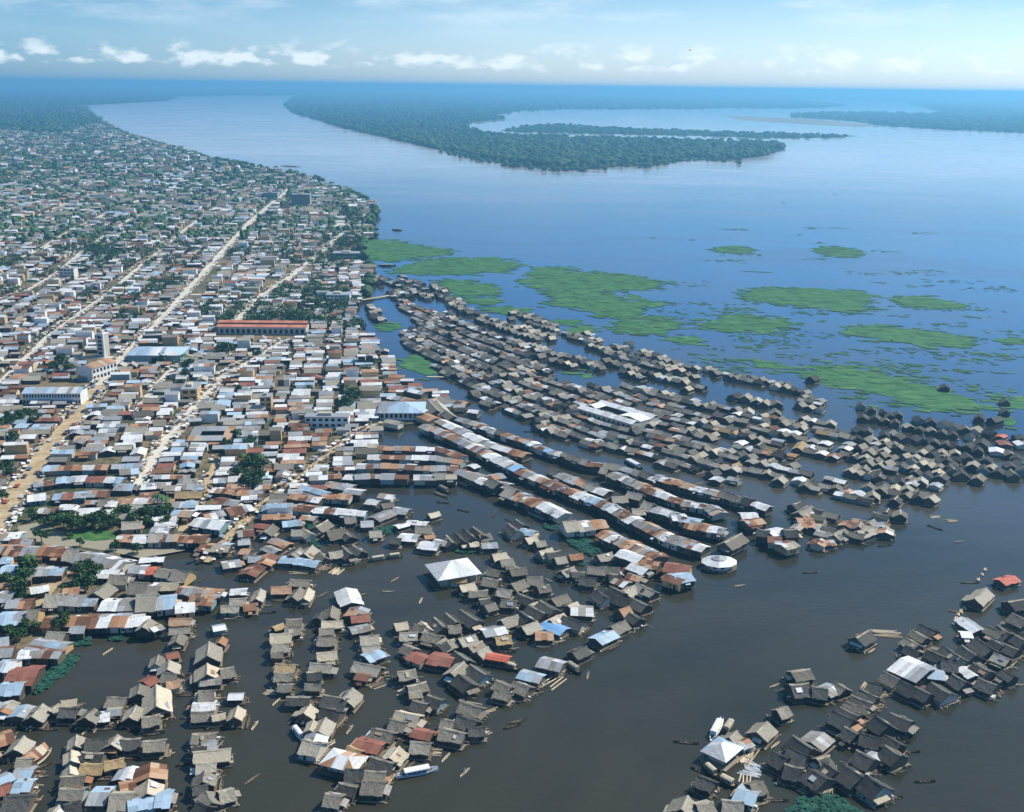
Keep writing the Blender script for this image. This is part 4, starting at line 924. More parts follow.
Row(tn, al, [(-4, 585), (15, 585)], 8, list('R')); Row(tn, al, [(31, 590), (48, 587)], 7, list('W')); Row(tn, al, [(-3, 597), (12, 597)], 9, list('E'))
Row(tn, al, [(7, 604), (31, 603)], 9, list('BR')); Row(tn, al, [(-3, 620), (38, 618)], 13, list('BBT')); Row(tn, al, [(44, 622), (83, 621)], 9, list('RR')); Row(tn, al, [(70, 629), (84, 628)], 7, list('E'))
Row(tn, al, [(47, 636), (64, 637)], 7, list('T')); Row(tn, al, [(32, 642), (66, 646)], 7, list('BB')); Row(tn, al, [(19, 654), (45, 652)], 7, list('WE')); Row(tn, al, [(26, 648), (52, 652)], 5, list('R')); Row(tn, al, [(45, 653), (60, 654)], 6, list('R'))
Row(tn, al, [(8, 676), (36, 676)], 12, list('DD')); Row(tn, al, [(-3, 666), (15, 666)], 9, list('BP')); Row(tn, al, [(0, 689), (22, 688)], 9, list('B')); Row(tn, al, [(-3, 643), (8, 641)], 8, list('B')); Row(tn, al, [(-4, 652), (12, 651)], 8, list('R'))
Row(tn, al, [(1, 570), (22, 570)], 10, list('B')); Row(tn, al, [(32, 572), (63, 571)], 9, list('EB')); Row(tn, al, [(83, 567), (99, 568)], 8, list('G')); Row(tn, al, [(98, 573), (118, 573)], 9, list('E')); Row(tn, al, [(110, 580), (128, 580)], 9, list('T'))
Hs(tn, al, (94, 593, 107, 582, 9, 'T'), (62, 591, 79, 590, 7, 'R'), (74, 585, 84, 584, 7, 'W'), (20, 578, 32, 577, 7, 'P'), (0, 561, 12, 560, 7, 'B'))
Row(tn, 'long terrace below the clearing', [(-20, 549), (0, 549), (64, 552)], 11, list('RPRERR')); Row(tn, 'long terrace below the clearing', [(66, 556), (90, 559), (124, 566)], 13, list('TEEEP'))
Row(tn, 'long terrace below the clearing', [(-15, 536), (20, 536)], 9, list('BPW')); Row(tn, 'long terrace below the clearing', [(10, 541), (32, 541)], 7, list('R'))
gd = 'ragged roofs above the clearing'
Row(tn, gd, [(44, 468), (72, 467), (108, 467)], 9, list('BRRWR')); Row(tn, gd, [(112, 466), (140, 465)], 9, list('EB')); Row(tn, gd, [(57, 480), (86, 478)], 10, list('BW')); Row(tn, gd, [(87, 479), (106, 479)], 9, list('D')); Row(tn, gd, [(106, 479), (122, 480)], 9, list('WB'))
Row(tn, gd, [(120, 472), (138, 470)], 9, list('EB')); Row(tn, gd, [(28, 498), (45, 496)], 12, list('W')); Row(tn, gd, [(54, 496), (86, 495)], 9.5, list('BDB')); Row(tn, gd, [(88, 493), (107, 493)], 10, list('R')); Row(tn, gd, [(115, 487), (133, 487)], 10, list('B'))
Row(tn, gd, [(39, 510), (56, 510)], 7, list('P')); Row(tn, gd, [(60, 507), (73, 507)], 8, list('W')); Row(tn, gd, [(77, 512), (99, 511)], 10, list('W')); Row(tn, gd, [(86, 502), (101, 502)], 6, list('R')); Row(tn, gd, [(99, 503), (117, 503)], 8, list('TE')); Row(tn, gd, [(118, 500), (133, 500)], 8, list('R'))
Row(tn, gd, [(134, 500), (168, 500)], 8, list('WRE')); Row(tn, gd, [(145, 508), (160, 508)], 8, list('E')); Row(tn, gd, [(34, 484), (52, 482)], 8, list('PR')); Row(tn, gd, [(105, 511), (116, 511)], 6, list('W'))
bt = 'bank between the two lanes'
Row(tn, bt, [(117, 538), (147, 538)], 9, list('PW')); Row(tn, bt, [(122, 526), (141, 525)], 8, list('T')); Row(tn, bt, [(152, 529), (169, 530)], 7, list('W')); Row(tn, bt, [(149, 538), (178, 538), (206, 539)], 9, list('TRRR')); Row(tn, bt, [(193, 522), (223, 526)], 11, list('WW'))
Row(tn, bt, [(205, 516), (224, 512)], 9, list('PE')); Row(tn, bt, [(228, 512), (252, 507)], 10, list('PE')); Row(tn, bt, [(172, 504), (196, 504)], 9, list('EB')); Row(tn, bt, [(172, 513), (192, 514)], 9, list('BP')); Row(tn, bt, [(215, 500), (238, 503)], 8, list('RE')); Row(tn, bt, [(238, 492), (262, 493)], 9, list('RR')); Row(tn, bt, [(142, 486), (170, 485)], 9, list('WE'))
Row(tn, bt, [(176, 487), (203, 486)], 9, list('EB')); Row(tn, bt, [(176, 495), (202, 495)], 7, list('Y')); Row(tn, bt, [(214, 480), (238, 479)], 9, list('EW')); Row(tn, bt, [(212, 489), (234, 491)], 8, list('PR'))
sh = 'shore rows beside the diagonal lane'
Row(tn, sh, [(279, 505), (312, 509)], 8.5, list('RR')); Row(tn, sh, [(315, 509), (337, 510)], 7.5, list('WP')); Row(tn, sh, [(336, 511), (365, 513)], 7, list('WW')); Row(tn, sh, [(290, 496), (320, 500)], 8, list('RP')); Row(tn, sh, [(302, 486), (326, 493)], 6, list('B'))
Row(tn, sh, [(326, 484), (352, 487)], 8, list('PE')); Row(tn, sh, [(322, 495), (350, 497)], 7, list('RP')); Row(tn, sh, [(345, 476), (356, 477)], 8, list('W')); Row(tn, sh, [(345, 490), (362, 492)], 7, list('E'))
Hs(rf, 'weedy basin west of the pavilion', (244, 556, 256, 557, 5, 'T'))
HAND = [(b['x'], b['y'], b['L'], b['W']) for b in BUILD if b['kind'] == 'town' or b['row'] in (bk, 'wedge east of the arcaded hall')]

# areas kept free for the big buildings and open ground: pixel polygons
NOFILL = [[(g_[0], g_[1]) for g_ in [g(*p, LANDZ) for p in P]] for P in [
    [(134, 346), (188, 346), (190, 366), (130, 366)], [(215, 318), (312, 318), (312, 340), (215, 340)], [(22, 384), (90, 380), (92, 405), (20, 405)],
    [(80, 354), (120, 352), (118, 378), (78, 380)], [(96, 330), (112, 330), (112, 358), (96, 358)], [(370, 400), (424, 396), (430, 430), (380, 430)],
    [(18, 524), (126, 524), (190, 536), (190, 560), (120, 566), (10, 548)], [(36, 560), (84, 555), (130, 575), (130, 700), (-50, 710), (-50, 560)],
    [(180, 391), (205, 388), (205, 404), (180, 404)], [(262, 395), (272, 395), (272, 415), (262, 415)], [(290, 195), (315, 192), (315, 205), (288, 206)],
    [(28, 470), (128, 455), (140, 500), (110, 530), (20, 530)], [(330, 292), (345, 286), (348, 306), (334, 308)], [(60, 268), (80, 266), (80, 280), (60, 280)],
    [(190, 425), (234, 424), (232, 444), (176, 446)], [(310, 420), (350, 422), (350, 432), (308, 432)], [(320, 245), (360, 244), (362, 262), (318, 262)],
]]
lw = [g(x, y, LANDZ) for x, y in mainland]
def town_fill():
    th = math.radians(97.3); s = Vector((math.cos(th), math.sin(th))); tt = Vector((s.y, -s.x))   # s away from camera, tt to the right
    cnt = 0
    u0 = -1500
    col = 0
    while u0 < 520:
        depth = R.choice([R.uniform(8, 12), R.uniform(10, 16), R.uniform(12, 18)]); u = u0 + depth / 2; v = 330
        while v < 5600:
            wd = R.uniform(5, 8.4)
            far = v > 1700
            if far: wd = R.uniform(9, 16) * (1 if v < 2600 else 1.6)
            v += wd / 2
            uw = u + 5 * noise.noise(Vector((u * .02, v * .012, 1))) + R.gauss(0, .8)
            x, y = s.x * v + tt.x * uw, s.y * v + tt.y * uw
            ok = inside((x, y), lw) and x > -0.53 * y - 60
            if ok:
                dens = 1.0 if v < 1500 else max(.22, 1 - (v - 1300) / 1600)
                dens *= .8 + .7 * (noise.noise(Vector((x * .006, y * .006, 2))) + .35)
                if R.random() > dens * 1.35: ok = False
            if ok and street_dist(x, y) < 5.5: ok = False
            if ok and any(inside((x, y), P) for P in NOFILL): ok = False
            if ok and any(abs(x - hx) < (hl + depth) * .42 and abs(y - hy) < (hw + wd) * .42 for hx, hy, hl, hw in HAND): ok = False
            if ok:
                he = R.uniform(2.3, 3.2) + (R.uniform(2.5, 5) if R.random() < .10 else 0)
                L = depth * R.uniform(.72, .98) * (1.35 if far else 1)
                if R.random() < .14:   # two small houses end to end
                    for k in (-1, 1):
                        xx, yy = x + tt.x * k * L * .26, y + tt.y * k * L * .26
                        add_house(tn, xx, yy, math.atan2(tt.y, tt.x) + (math.pi / 2 if R.random() < .3 else 0) + R.gauss(0, .03), L * .46, min(wd, L * .45), R.choice(TOWNT), col, he=he, pitch=None)
                else:
                    wz = 'white_wall' if he > 5.5 and R.random() < .5 else ('ochre_wall' if he > 5.5 else None)
                    add_house(tn, x + R.uniform(-1, 1), y, math.atan2(tt.y, tt.x) + R.gauss(0, .02), L, wd * .95, R.choice('EEQQRWBTGP' if v > 1500 else TOWNT), col, he=he, walls=wz)
                cnt += 1
            v += wd / 2 + (R.uniform(.3, 1.2) if R.random() < .88 else R.uniform(4, 14))
        u0 += depth + R.choice([.3, 1.0, 2.0, 5.0]); col += 1
    return cnt
TOWNT = list('WWWWWEEEEBBPPPRRRDTTQQ')
town_fill()
def town_infill(n):
    cell = defaultdict(list)
    for b in BUILD: cell[(int(b['x'] // 20), int(b['y'] // 20))].append(b)
    for _ in range(n):
        x_, y_ = R.uniform(-10, 470), 300 + 270 * R.random() ** .8
        x, y = g(x_, y_, LANDZ)
        if not inside((x, y), lw) or street_dist(x, y) < 4 or any(inside((x, y), P) for P in NOFILL): continue
        L, W = R.uniform(6, 12), R.uniform(5, 7.5); ok = True
        for i in (-1, 0, 1):
            for j in (-1, 0, 1):
                for b in cell[(int(x // 20) + i, int(y // 20) + j)]:
                    c_, s2 = math.cos(-b['ang']), math.sin(-b['ang']); dx, dy = x - b['x'], y - b['y']
                    if abs(dx * c_ - dy * s2) < (b['L'] + L) * .5 - .2 and abs(dx * s2 + dy * c_) < (b['W'] + W) * .5 + .1: ok = False; break
        if not ok: continue
        add_house(tn, x, y, math.radians(7) + R.gauss(0, .08) + (math.pi / 2 if R.random() < .2 else 0), L, W, R.choice(TOWNT), 'x' if False else 999, he=R.uniform(2.3, 3.2))
        cell[(int(x // 20), int(y // 20))].append(BUILD[-1])
from collections import defaultdict
town_infill(16000)

# far things first become one mass; the largest in view are things of their own
def pxsize(b): return (b['L'] * b['W']) ** .5 / math.hypot(b['x'], b['y'], H)
def inframe(b):
    y = b['y'] ; x = b['x']
    # project
    v = Vector((x, y, 3 - H)); c, s_ = math.cos(PITCH), math.sin(PITCH)
    dep = v.y * c - v.z * s_; up = v.y * s_ + v.z * c
    u, w = v.x / dep * F, up / dep * F
    cc_, ss_ = math.cos(ROLL), math.sin(ROLL)
    u, w = u * cc_ - w * ss_, u * ss_ + w * cc_
    b['px'], b['py'] = 512 + u, 406 - w
    return -25 < b['px'] < 1049 and -20 < b['py'] < 835
seen = [b for b in BUILD if inframe(b)]
def ordn(n):
    return f"{n}{'th' if 10 <= n % 100 <= 20 else {1: 'st', 2: 'nd', 3: 'rd'}.get(n % 10, 'th')}"
def make_house_thing(b, label):
    nm, cat, grp = KIND[b['kind']]
    rr = random.Random(int(b['x'] * 7 + b['y'] * 13))
    near = b['py'] > 560
    P, zr = gable(rr, b['L'], b['W'], b['he'], b['style'], 0 if b['py'] > 480 else 1, b['base'], b['walls'], b['pitch'])
    o = empty(nm, b['x'], b['y'], b['gz'], b['ang'])
    tag(o, label, cat, grp)
    roof = P['roof'].obj('roof', o)
    if 'ridge_cap' in P: P['ridge_cap'].obj('ridge_cap', roof)
    P['wall'].obj('wall', o)
    if 'door' in P: P['door'].obj('door', o); P['window'].obj('window', o)
    for pn in ('lean_to', 'side_shed'):
        if pn in P: P[pn].obj(pn, o)
    if b['kind'] == 'raft': raft_part(rr, b['L'], b['W']).obj('raft', o)
    if b['kind'] == 'stilt': stilts(rr, b['L'], b['W'], b['base']).obj('stilt_platform', o)
things = []
for kd in ('raft', 'stilt', 'town'):
    L_ = sorted([b for b in seen if b['kind'] == kd], key=pxsize, reverse=True)
    L_.sort(key=lambda b: (0 if (kd != 'town' or isinstance(b['row'], str)) and b['py'] > (500 if kd == 'raft' else 0) else 1, -pxsize(b)))
    for b in L_[:298]: b['thing'] = True
    print(kd, len(L_))
from collections import defaultdict
rows = defaultdict(list)
for b in BUILD:
    if b.get('thing'): rows[(b['kind'], b['row'])].append(b)
rows = defaultdict(list)
for b in BUILD:
    if b.get('thing'): rows[(b['kind'], b['row'])].append(b)
def interp_x(pts, y):
    P = sorted(pts, key=lambda p: p[1])
    for p, q in zip(P[:-1], P[1:]):
        if p[1] <= y <= q[1]: return p[0] + (q[0] - p[0]) * (y - p[1]) / (q[1] - p[1])
    return P[0][0] if y < P[0][1] else P[-1][0]
SP = {n: p for n, p, _, _ in STREETS}
def zone(b):
    x, y = b['px'], b['py']
    if x < interp_x(SP['second_street'], y) : return 'left of the second street'
    if x < interp_x(SP['main_dirt_street'] + SP['upper_dirt_street'], y): return 'left of the wide dirt street'
    if x < interp_x(SP['market_street'] if y > 357 else SP['boulevard'], y): return 'between the dirt and market streets' if y > 357 else 'between dirt street and boulevard'
    if y > 425 and x < interp_x(SP['diagonal_lane'], y): return 'between market street and diagonal lane'
    return 'between market street and the shore'
for (kd, rw) in list(rows):
    if not isinstance(rw, str):
        for b in rows.pop((kd, rw)): b['row'] = zone(b); rows[(kd, b['row'])].append(b)
used = set()
for (kd, rw), L_ in rows.items():
    xs = [b['px'] for b in L_]; ys = [b['py'] for b in L_]
    horiz = (max(xs) - min(xs)) * .6 >= (max(ys) - min(ys))
    by = defaultdict(list)
    for b in L_: by[b['style']].append(b)
    for stl, S in by.items():
        S.sort(key=(lambda b: b['px']) if horiz else (lambda b: -b['py']))
        for i, b in enumerate(S):
            look = ROOFS[stl][2]; noun = 'hut' if kd == 'raft' else 'house'
            if len(S) == 1: b['label'] = f"the one {look} {noun}, {rw}"
            elif i == len(S) - 1: b['label'] = f"{'rightmost' if horiz else 'farthest'} {look} {noun}, {rw}"
            elif i == 0: b['label'] = f"{'leftmost' if horiz else 'nearest'} {look} {noun}, {rw}"
            else: b['label'] = f"{look} {noun}, {ordn(i + 1)} such from {'the left' if horiz else 'the near end'}, {rw}"
for b in BUILD:
    if b.get('thing') and len(b['label'].split()) > 16: open('/tmp/long.txt','a').write(b['label']+chr(10))
    if b.get('thing'): make_house_thing(b, b['label'])
accs = {'raft': Acc(), 'stilt': Acc(), 'town': Acc()}
for b in BUILD:
    if b.get('thing'): continue
    rr = random.Random(int(b['x'] * 7 + b['y'] * 13))
    dist = math.hypot(b['x'], b['y'])
    P, zr = gable(rr, b['L'], b['W'], b['he'], b['style'], 1 if dist < 620 else 2, b['base'], b['walls'], b['pitch'])
    xf = rotxf(b['x'], b['y'], b['gz'], b['ang'])
    A = accs[b['kind']]
    for p in P.values(): A.merge(p, xf)
    if b['kind'] == 'raft': box(A, -b['L'] / 2 - .9, b['L'] / 2 + .9, -b['W'] / 2 - .7, b['W'] / 2 + .7, -.3, .45, 'deck', xf)
    elif b['kind'] == 'town': pass
for kd, nm in (('raft', 'distant_raft_huts'), ('stilt', 'distant_stilt_houses'), ('town', 'distant_town_roofs')):
    if accs[kd].v: accs[kd].obj(nm)['kind'] = 'stuff'

# ------------------------------------------------------------------ large buildings
def T(name, label, cat, x, y, ang=0, z=0, group=None):
    o = empty(name, x, y, z, ang); return tag(o, label, cat, group)
def part(parent, name, fn):
    a = Acc(); fn(a); return a.obj(name, parent)
def hip_roof(a, L, W, he, rise, mats, rr, oh=.8, rl=None, panels=True):
    hl, hw = L / 2 + oh, W / 2 + oh
    r = (max(0.01, hl - hw) if rl is None else rl)
    zr = he + rise
    for sg in (1, -1):
        n = max(2, int(2 * hl / 3.2))
        xsb = sorted(set([-hl + 2 * hl * i / n for i in range(n + 1)] + [-r, r]))
        for x0, x1 in zip(xsb[:-1], xsb[1:]):
            def top(x): return max(-r, min(r, x * r / hl if False else x)) 
            # the slope's upper edge follows the hips
            def yt(x): return 0 if abs(x) <= r else hw * (abs(x) - r) / (hl - r)
            def zt(x): return zr if abs(x) <= r else zr - rise * (abs(x) - r) / (hl - r)
            q = [(x0, -hw, he), (x1, -hw, he), (x1, -yt(x1), zt(x1)), (x0, -yt(x0), zt(x0))]
            if sg > 0: q = [(x, -y, z) for x, y, z in q][::-1]
            a.add(q, [(0, 1, 2, 3)], rr.choice(mats))
        q = [(sg * hl, -hw, he), (sg * hl, hw, he), (sg * r, 0, zr)]
        if sg < 0: q = q[::-1]
        a.add(q, [(0, 1, 2)], rr.choice(mats))
    a.add([(-hl, -hw, he - .1), (hl, -hw, he - .1), (hl, hw, he - .1), (-hl, hw, he - .1), (-hl, -hw, he), (hl, -hw, he), (hl, hw, he), (-hl, hw, he)], [(3, 2, 1, 0), (0, 1, 5, 4), (1, 2, 6, 5), (2, 3, 7, 6), (3, 0, 4, 7)], mats[0])
def facade(o, L, W, he, n, floors=1, wall='white_wall', z0=.1, sides=(-1,)):
    part(o, 'wall', lambda a: box(a, -L / 2, L / 2, -W / 2, W / 2, z0, he, wall))
    fh = (he - z0) / floors
    for fl in range(floors):
        for i in range(n):
            x = -L / 2 + L * (i + .5) / n; w = L / n * .3
            for s in sides:
                part(o, 'window', lambda a: box(a, x - w, x + w, s * W / 2 - .04, s * W / 2 + .04, z0 + fh * fl + fh * .3, z0 + fh * fl + fh * .8, 'dark_opening'))
def place(px, z=0): return g(px[0], px[1], z)
rr = random.Random(11)
# hipped pavilion, white tin, floating
def pavilion(c, L, W, ang, he, rise, mats, label, base='raft', name='hipped_pavilion', cat='pavilion', wall='pale_wall'):
    x, y = place(c, he * .8)
    o = T(name, label, cat, x, y, math.radians(ang))
    part(o, 'roof', lambda a: hip_roof(a, L, W, he, rise, mats, rr, oh=1.2))
    part(o, 'wall', lambda a: box(a, -L / 2 + .8, L / 2 - .8, -W / 2 + .8, W / 2 - .8, .5, he - .02, wall))
    for i in range(5):
        for s in (-1, 1):
            part(o, 'post', lambda a: tube(a, (-L / 2 + L * i / 4, s * W / 2, .4), (-L / 2 + L * i / 4, s * W / 2, he), .12, .12, 'plank_wall'))
    part(o, 'raft', lambda a: (box(a, -L / 2 - 1.5, L / 2 + 1.5, -W / 2 - 1.5, W / 2 + 1.5, .2, .45, 'deck'), [tube(a, (-L / 2 - 2, -W / 2 + W * k / 7, .1), (L / 2 + 2.2, -W / 2 + W * k / 7, .1), .35, .3, 'log') for k in range(8)]))
    return o
pavilion((453, 571), 17, 15, 23, 4.4, 4.0, ['tin_pale', 'tin_pale', 'hull_white'], 'large white hipped pavilion floating alone at the head of the open channel')
pavilion((722, 751), 8.6, 6.8, 49, 3.2, 2.4, ['tin_blue', 'tin_pale'], 'small pale blue hipped pavilion between the white launch and the log stack')
pavilion((344, 762), 10, 7, -20, 3.2, 1.6, ['tin_pale', 'tin_pale', 'rust_light'], 'low hipped house with a rust patch on its pale roof, near peninsula')
# court warehouse
x, y = place((618, 413), 5)
o = T('court_warehouse', 'big white U-shaped warehouse roof standing in the floating district', 'warehouse', x, y, math.radians(-47))
def court(a):
    L, W, he = 46, 26, 5.5
    for (x0, x1, y0, y1, ax) in [(-L / 2, L / 2, 5, W / 2, 'x'), (-L / 2, L / 2, -W / 2, -5, 'x')]:
        ym = (y0 + y1) / 2
        n = 14
        for i in range(n):
            xa, xb = x0 + (x1 - x0) * i / n, x0 + (x1 - x0) * (i + 1) / n
            mt = rr.choice(['tin_pale', 'hull_white', 'hull_white'])
            a.add([(xa, y0, he), (xb, y0, he), (xb, ym, he + 1.4), (xa, ym, he + 1.4)], [(0, 1, 2, 3)], mt)
            a.add([(xa, ym, he + 1.4), (xb, ym, he + 1.4), (xb, y1, he), (xa, y1, he)], [(0, 1, 2, 3)], mt)
    for x0, x1 in ((-L / 2, -L / 2 + 9), (5, L / 2)):
        xm = (x0 + x1) / 2
        a.add([(x0, -5, he + .2), (xm, -5, he + 1.5), (xm, 5, he + 1.5), (x0, 5, he + .2)], [(0, 1, 2, 3)], 'hull_white')
        a.add([(xm, -5, he + 1.5), (x1, -5, he + .2), (x1, 5, he + .2), (xm, 5, he + 1.5)], [(0, 1, 2, 3)], 'hull_white')
part(o, 'roof', court)
part(o, 'wall', lambda a: [box(a, -22.6, 22.6, s * 12.6 - .15, s * 12.6 + .15, .3, 5.45, 'pale_wall') for s in (-1, 1)] + [box(a, s * 22.6 - .15, s * 22.6 + .15, -12.4, 12.4, .3, 5.45, 'pale_wall') for s in (-1, 1)])
part(o, 'inner_wall', lambda a: [box(a, -13.8, 4.8, s * 4.8 - .1, s * 4.8 + .1, .3, 5.4, 'plank_wall') for s in (-1, 1)])
for i in range(11):
    part(o, 'window', lambda a: box(a, -21 + i * 4, -19.2 + i * 4, -12.79, -12.6, 1.8, 4.2, 'dark_opening'))
# round restaurant on the water
x, y = place((719, 563), 2)
o = T('octagonal_restaurant', 'white eight-sided house with a verandah on the water at the rust row tip', 'restaurant', x, y, math.radians(10))
def octa(r0, z0, r1, z1, m_, n=10):
    def f(a):
        for i in range(n):
            t0, t1 = 2 * math.pi * i / n, 2 * math.pi * (i + 1) / n
            a.add([(r0 * math.cos(t0) * 1.2, r0 * math.sin(t0), z0), (r0 * math.cos(t1) * 1.2, r0 * math.sin(t1), z0), (r1 * math.cos(t1) * 1.2, r1 * math.sin(t1), z1), (r1 * math.cos(t0) * 1.2, r1 * math.sin(t0), z1)], [(0, 1, 2, 3)], m_)
    return f
part(o, 'wall', octa(5.6, .5, 5.6, 3.2, 'white_wall'))
part(o, 'roof', lambda a: (octa(7.6, 3.0, 3.2, 4.5, 'tin_pale')(a), octa(3.4, 4.7, .01, 6.0, 'tin_grey')(a), octa(3.2, 4.5, 3.2, 4.75, 'plank_wall')(a)))
o.scale = (.88, .88, .92)
part(o, 'deck', lambda a: (octa(7.8, .5, .01, .52, 'deck')(a), octa(7.8, -.2, 7.8, .5, 'plank_wall')(a)))
for i in range(10):
    t0 = 2 * math.pi * (i + .5) / 10
    part(o, 'post', lambda a: tube(a, (7.2 * 1.2 * math.cos(t0), 7.2 * math.sin(t0), .4), (7.2 * 1.2 * math.cos(t0), 7.2 * math.sin(t0), 3.1), .09, .09, 'hull_white'))
    c, s = math.cos(t0), math.sin(t0)
    part(o, 'window', lambda a: a.add([(5.55 * 1.2 * c + s * -.9, 5.55 * s + c * .9, 1.2), (5.55 * 1.2 * c + s * .9, 5.55 * s - c * .9, 1.2), (5.55 * 1.2 * c + s * .9, 5.55 * s - c * .9, 2.6), (5.55 * 1.2 * c - s * .9, 5.55 * s + c * .9, 2.6)], [(0, 1, 2, 3), (3, 2, 1, 0)][:1], 'dark_opening'))
# wide tin shed of the lower right
x, y = place((912, 669), 4)
o = T('tin_shed', 'wide grey tin shed with a low ridge in the middle of the archipelago', 'shed', x, y, math.radians(-50))
def shed(a):
    L, W, he = 11.5, 14, 3.6
    n = 7
    for i in range(n):
        xa, xb = -L / 2 + L * i / n, -L / 2 + L * (i + 1) / n; m_ = rr.choice(['tin_pale', 'tin_grey', 'tin_grey', 'tin_pale'])
        slab(a, [(xa, -W / 2, he), (xb, -W / 2, he), (xb, W * .12, he + 1.7), (xa, W * .12, he + 1.7)], .06, m_)
        slab(a, [(xa, W * .12 + .01, he + 1.7), (xb, W * .12 + .01, he + 1.7), (xb, W / 2, he + .8), (xa, W / 2, he + .8)], .06, m_)
part(o, 'roof', shed); part(o, 'wall', lambda a: box(a, -5.2, 5.2, -6.4, 6.4, .4, 3.55, 'plank_wall')); part(o, 'raft', lambda a: box(a, -8, 8, -7, 7, -.2, .4, 'deck'))
part(o, 'door', lambda a: box(a, -1, 1, -6.46, -6.4, .5, 2.8, 'dark_opening'))
# arcaded hall
x, y = place((402, 412), 3)
o = T('arcaded_hall', 'blue-grey hipped hall with a row of arches on the channel bank', 'hall', x, y, math.radians(2), z=LANDZ)
part(o, 'roof', lambda a: hip_roof(a, 28, 24, 5.2, 3.4, ['tin_blue', 'tin_grey', 'tin_blue'], rr))
facade(o, 26, 22, 5.15, 9)
# blue-grey warehouse
x, y = place((159, 356), 3)
o = T('hipped_warehouse', 'very long low warehouse with a pale blue-green hipped roof by the dirt street', 'warehouse', x, y, math.radians(3), z=LANDZ)
part(o, 'roof', lambda a: hip_roof(a, 39, 27, 6, 3.0, ['tin_blue', 'tin_pale', 'tin_blue'], rr)); part(o, 'wall', lambda a: box(a, -19, 19, -13, 13, .1, 5.95, 'teal_wall'))
part(o, 'door', lambda a: box(a, -2, 2, -13.06, -12.98, .2, 4, 'dark_opening'))
# market hall with the long red roof
x, y = place((264, 330), 3)
o = T('market_hall', 'market hall under a very long orange-red roof above the rooftops', 'market', x, y, math.radians(1), z=LANDZ)
def mk(a):
    L, he = 74, 6.5
    for k, (y0, y1, z0, z1) in enumerate([(-9, -4, he, he + 1.4), (-3.5, 0, he + 2.4, he + 3.8), (.02, 3.5, he + 3.8, he + 2.4), (4, 9, he + 1.4, he)]):
        for i in range(18):
            xa, xb = -L / 2 + L * i / 18, -L / 2 + L * (i + 1) / 18
            a.add([(xa, y0, z0), (xb, y0, z0), (xb, y1, z1), (xa, y1, z1)], [(0, 1, 2, 3)], 'market_red')
    box(a, -L / 2, L / 2, -3.9, 3.9, he + 1.3, he + 2.3, 'dark_opening')
part(o, 'roof', mk); part(o, 'wall', lambda a: box(a, -36, 36, -8.6, 8.6, .1, 6.4, 'pale_wall'))
for i in range(16): part(o, 'window', lambda a: box(a, -34 + i * 4.4, -31.5 + i * 4.4, -8.66, -8.58, 1.2, 4.6, 'dark_opening'))
# the long white school
x, y = place((56, 399), 3)
o = T('arcaded_block', 'long two-storey white block with many columns left of the dirt street', 'school', x, y, math.radians(3), z=LANDZ)
def lr(a):
    L = 37
    for i in range(12):
        xa, xb = -L / 2 + L * i / 12, -L / 2 + L * (i + 1) / 12; m_ = rr.choice(['tin_blue', 'tin_pale', 'tin_grey'])
        a.add([(xa, -8, 8), (xb, -8, 8), (xb, 0, 10), (xa, 0, 10)], [(0, 1, 2, 3)], m_); a.add([(xa, 0, 10), (xb, 0, 10), (xb, 8, 8), (xa, 8, 8)], [(0, 1, 2, 3)], m_)
part(o, 'roof', lr); facade(o, 36, 14, 7.9, 20, 2, wall='white_wall')
# the tan assembly hall and the tower
x, y = place((98, 374), 3)
o = T('tan_assembly_hall', 'tall tan hall with a rusty gable roof in front of the tower', 'hall', x, y, math.radians(68), z=LANDZ)
def th_(a):
    L, W, he = 24, 13, 9
    for i in range(8):
        xa, xb = -L / 2 + L * i / 8, -L / 2 + L * (i + 1) / 8; m_ = rr.choice(['rust_light', 'thatch_tan', 'rust_light'])
        a.add([(xa, -W / 2 - .4, he), (xb, -W / 2 - .4, he), (xb, 0, he + 2.6), (xa, 0, he + 2.6)], [(0, 1, 2, 3)], m_); a.add([(xa, 0, he + 2.6), (xb, 0, he + 2.6), (xb, W / 2 + .4, he), (xa, W / 2 + .4, he)], [(0, 1, 2, 3)], m_)
    for s in (-1, 1): a.add([(s * L / 2, -W / 2, he), (s * L / 2, W / 2, he), (s * L / 2, 0, he + 2.6)], [(0, 1, 2) if s > 0 else (2, 1, 0)], 'white_wall')
part(o, 'roof', th_); facade(o, 24, 13, 8.95, 7, 2, wall='white_wall', sides=(-1, 1))
x, y = place((104, 357), 0)
o = T('tower', 'slim grey tower with one lit white edge standing over the roofs', 'tower', x, y, math.radians(-20), z=LANDZ)
part(o, 'shaft', lambda a: box(a, -3.2, 3.2, -3.2, 3.2, .1, 17, 'pale_wall'))
part(o, 'sunlit_edge', lambda a: box(a, 2.9, 4.1, -4.0, -2.8, .1, 18.5, 'white_wall'))  # sunlit edge of the shaft, put in as a whiter strip
part(o, 'cap', lambda a: (box(a, -3.6, 3.6, -3.6, 3.6, 17.01, 17.6, 'white_wall'), box(a, -1.5, 1.5, -1.5, 1.5, 17.6, 20, 'pale_wall')))
for i in range(5): part(o, 'window', lambda a: box(a, -1.6, 1.6, -3.26, -3.18, 2 + 3 * i, 3.8 + 3 * i, 'dark_opening'))
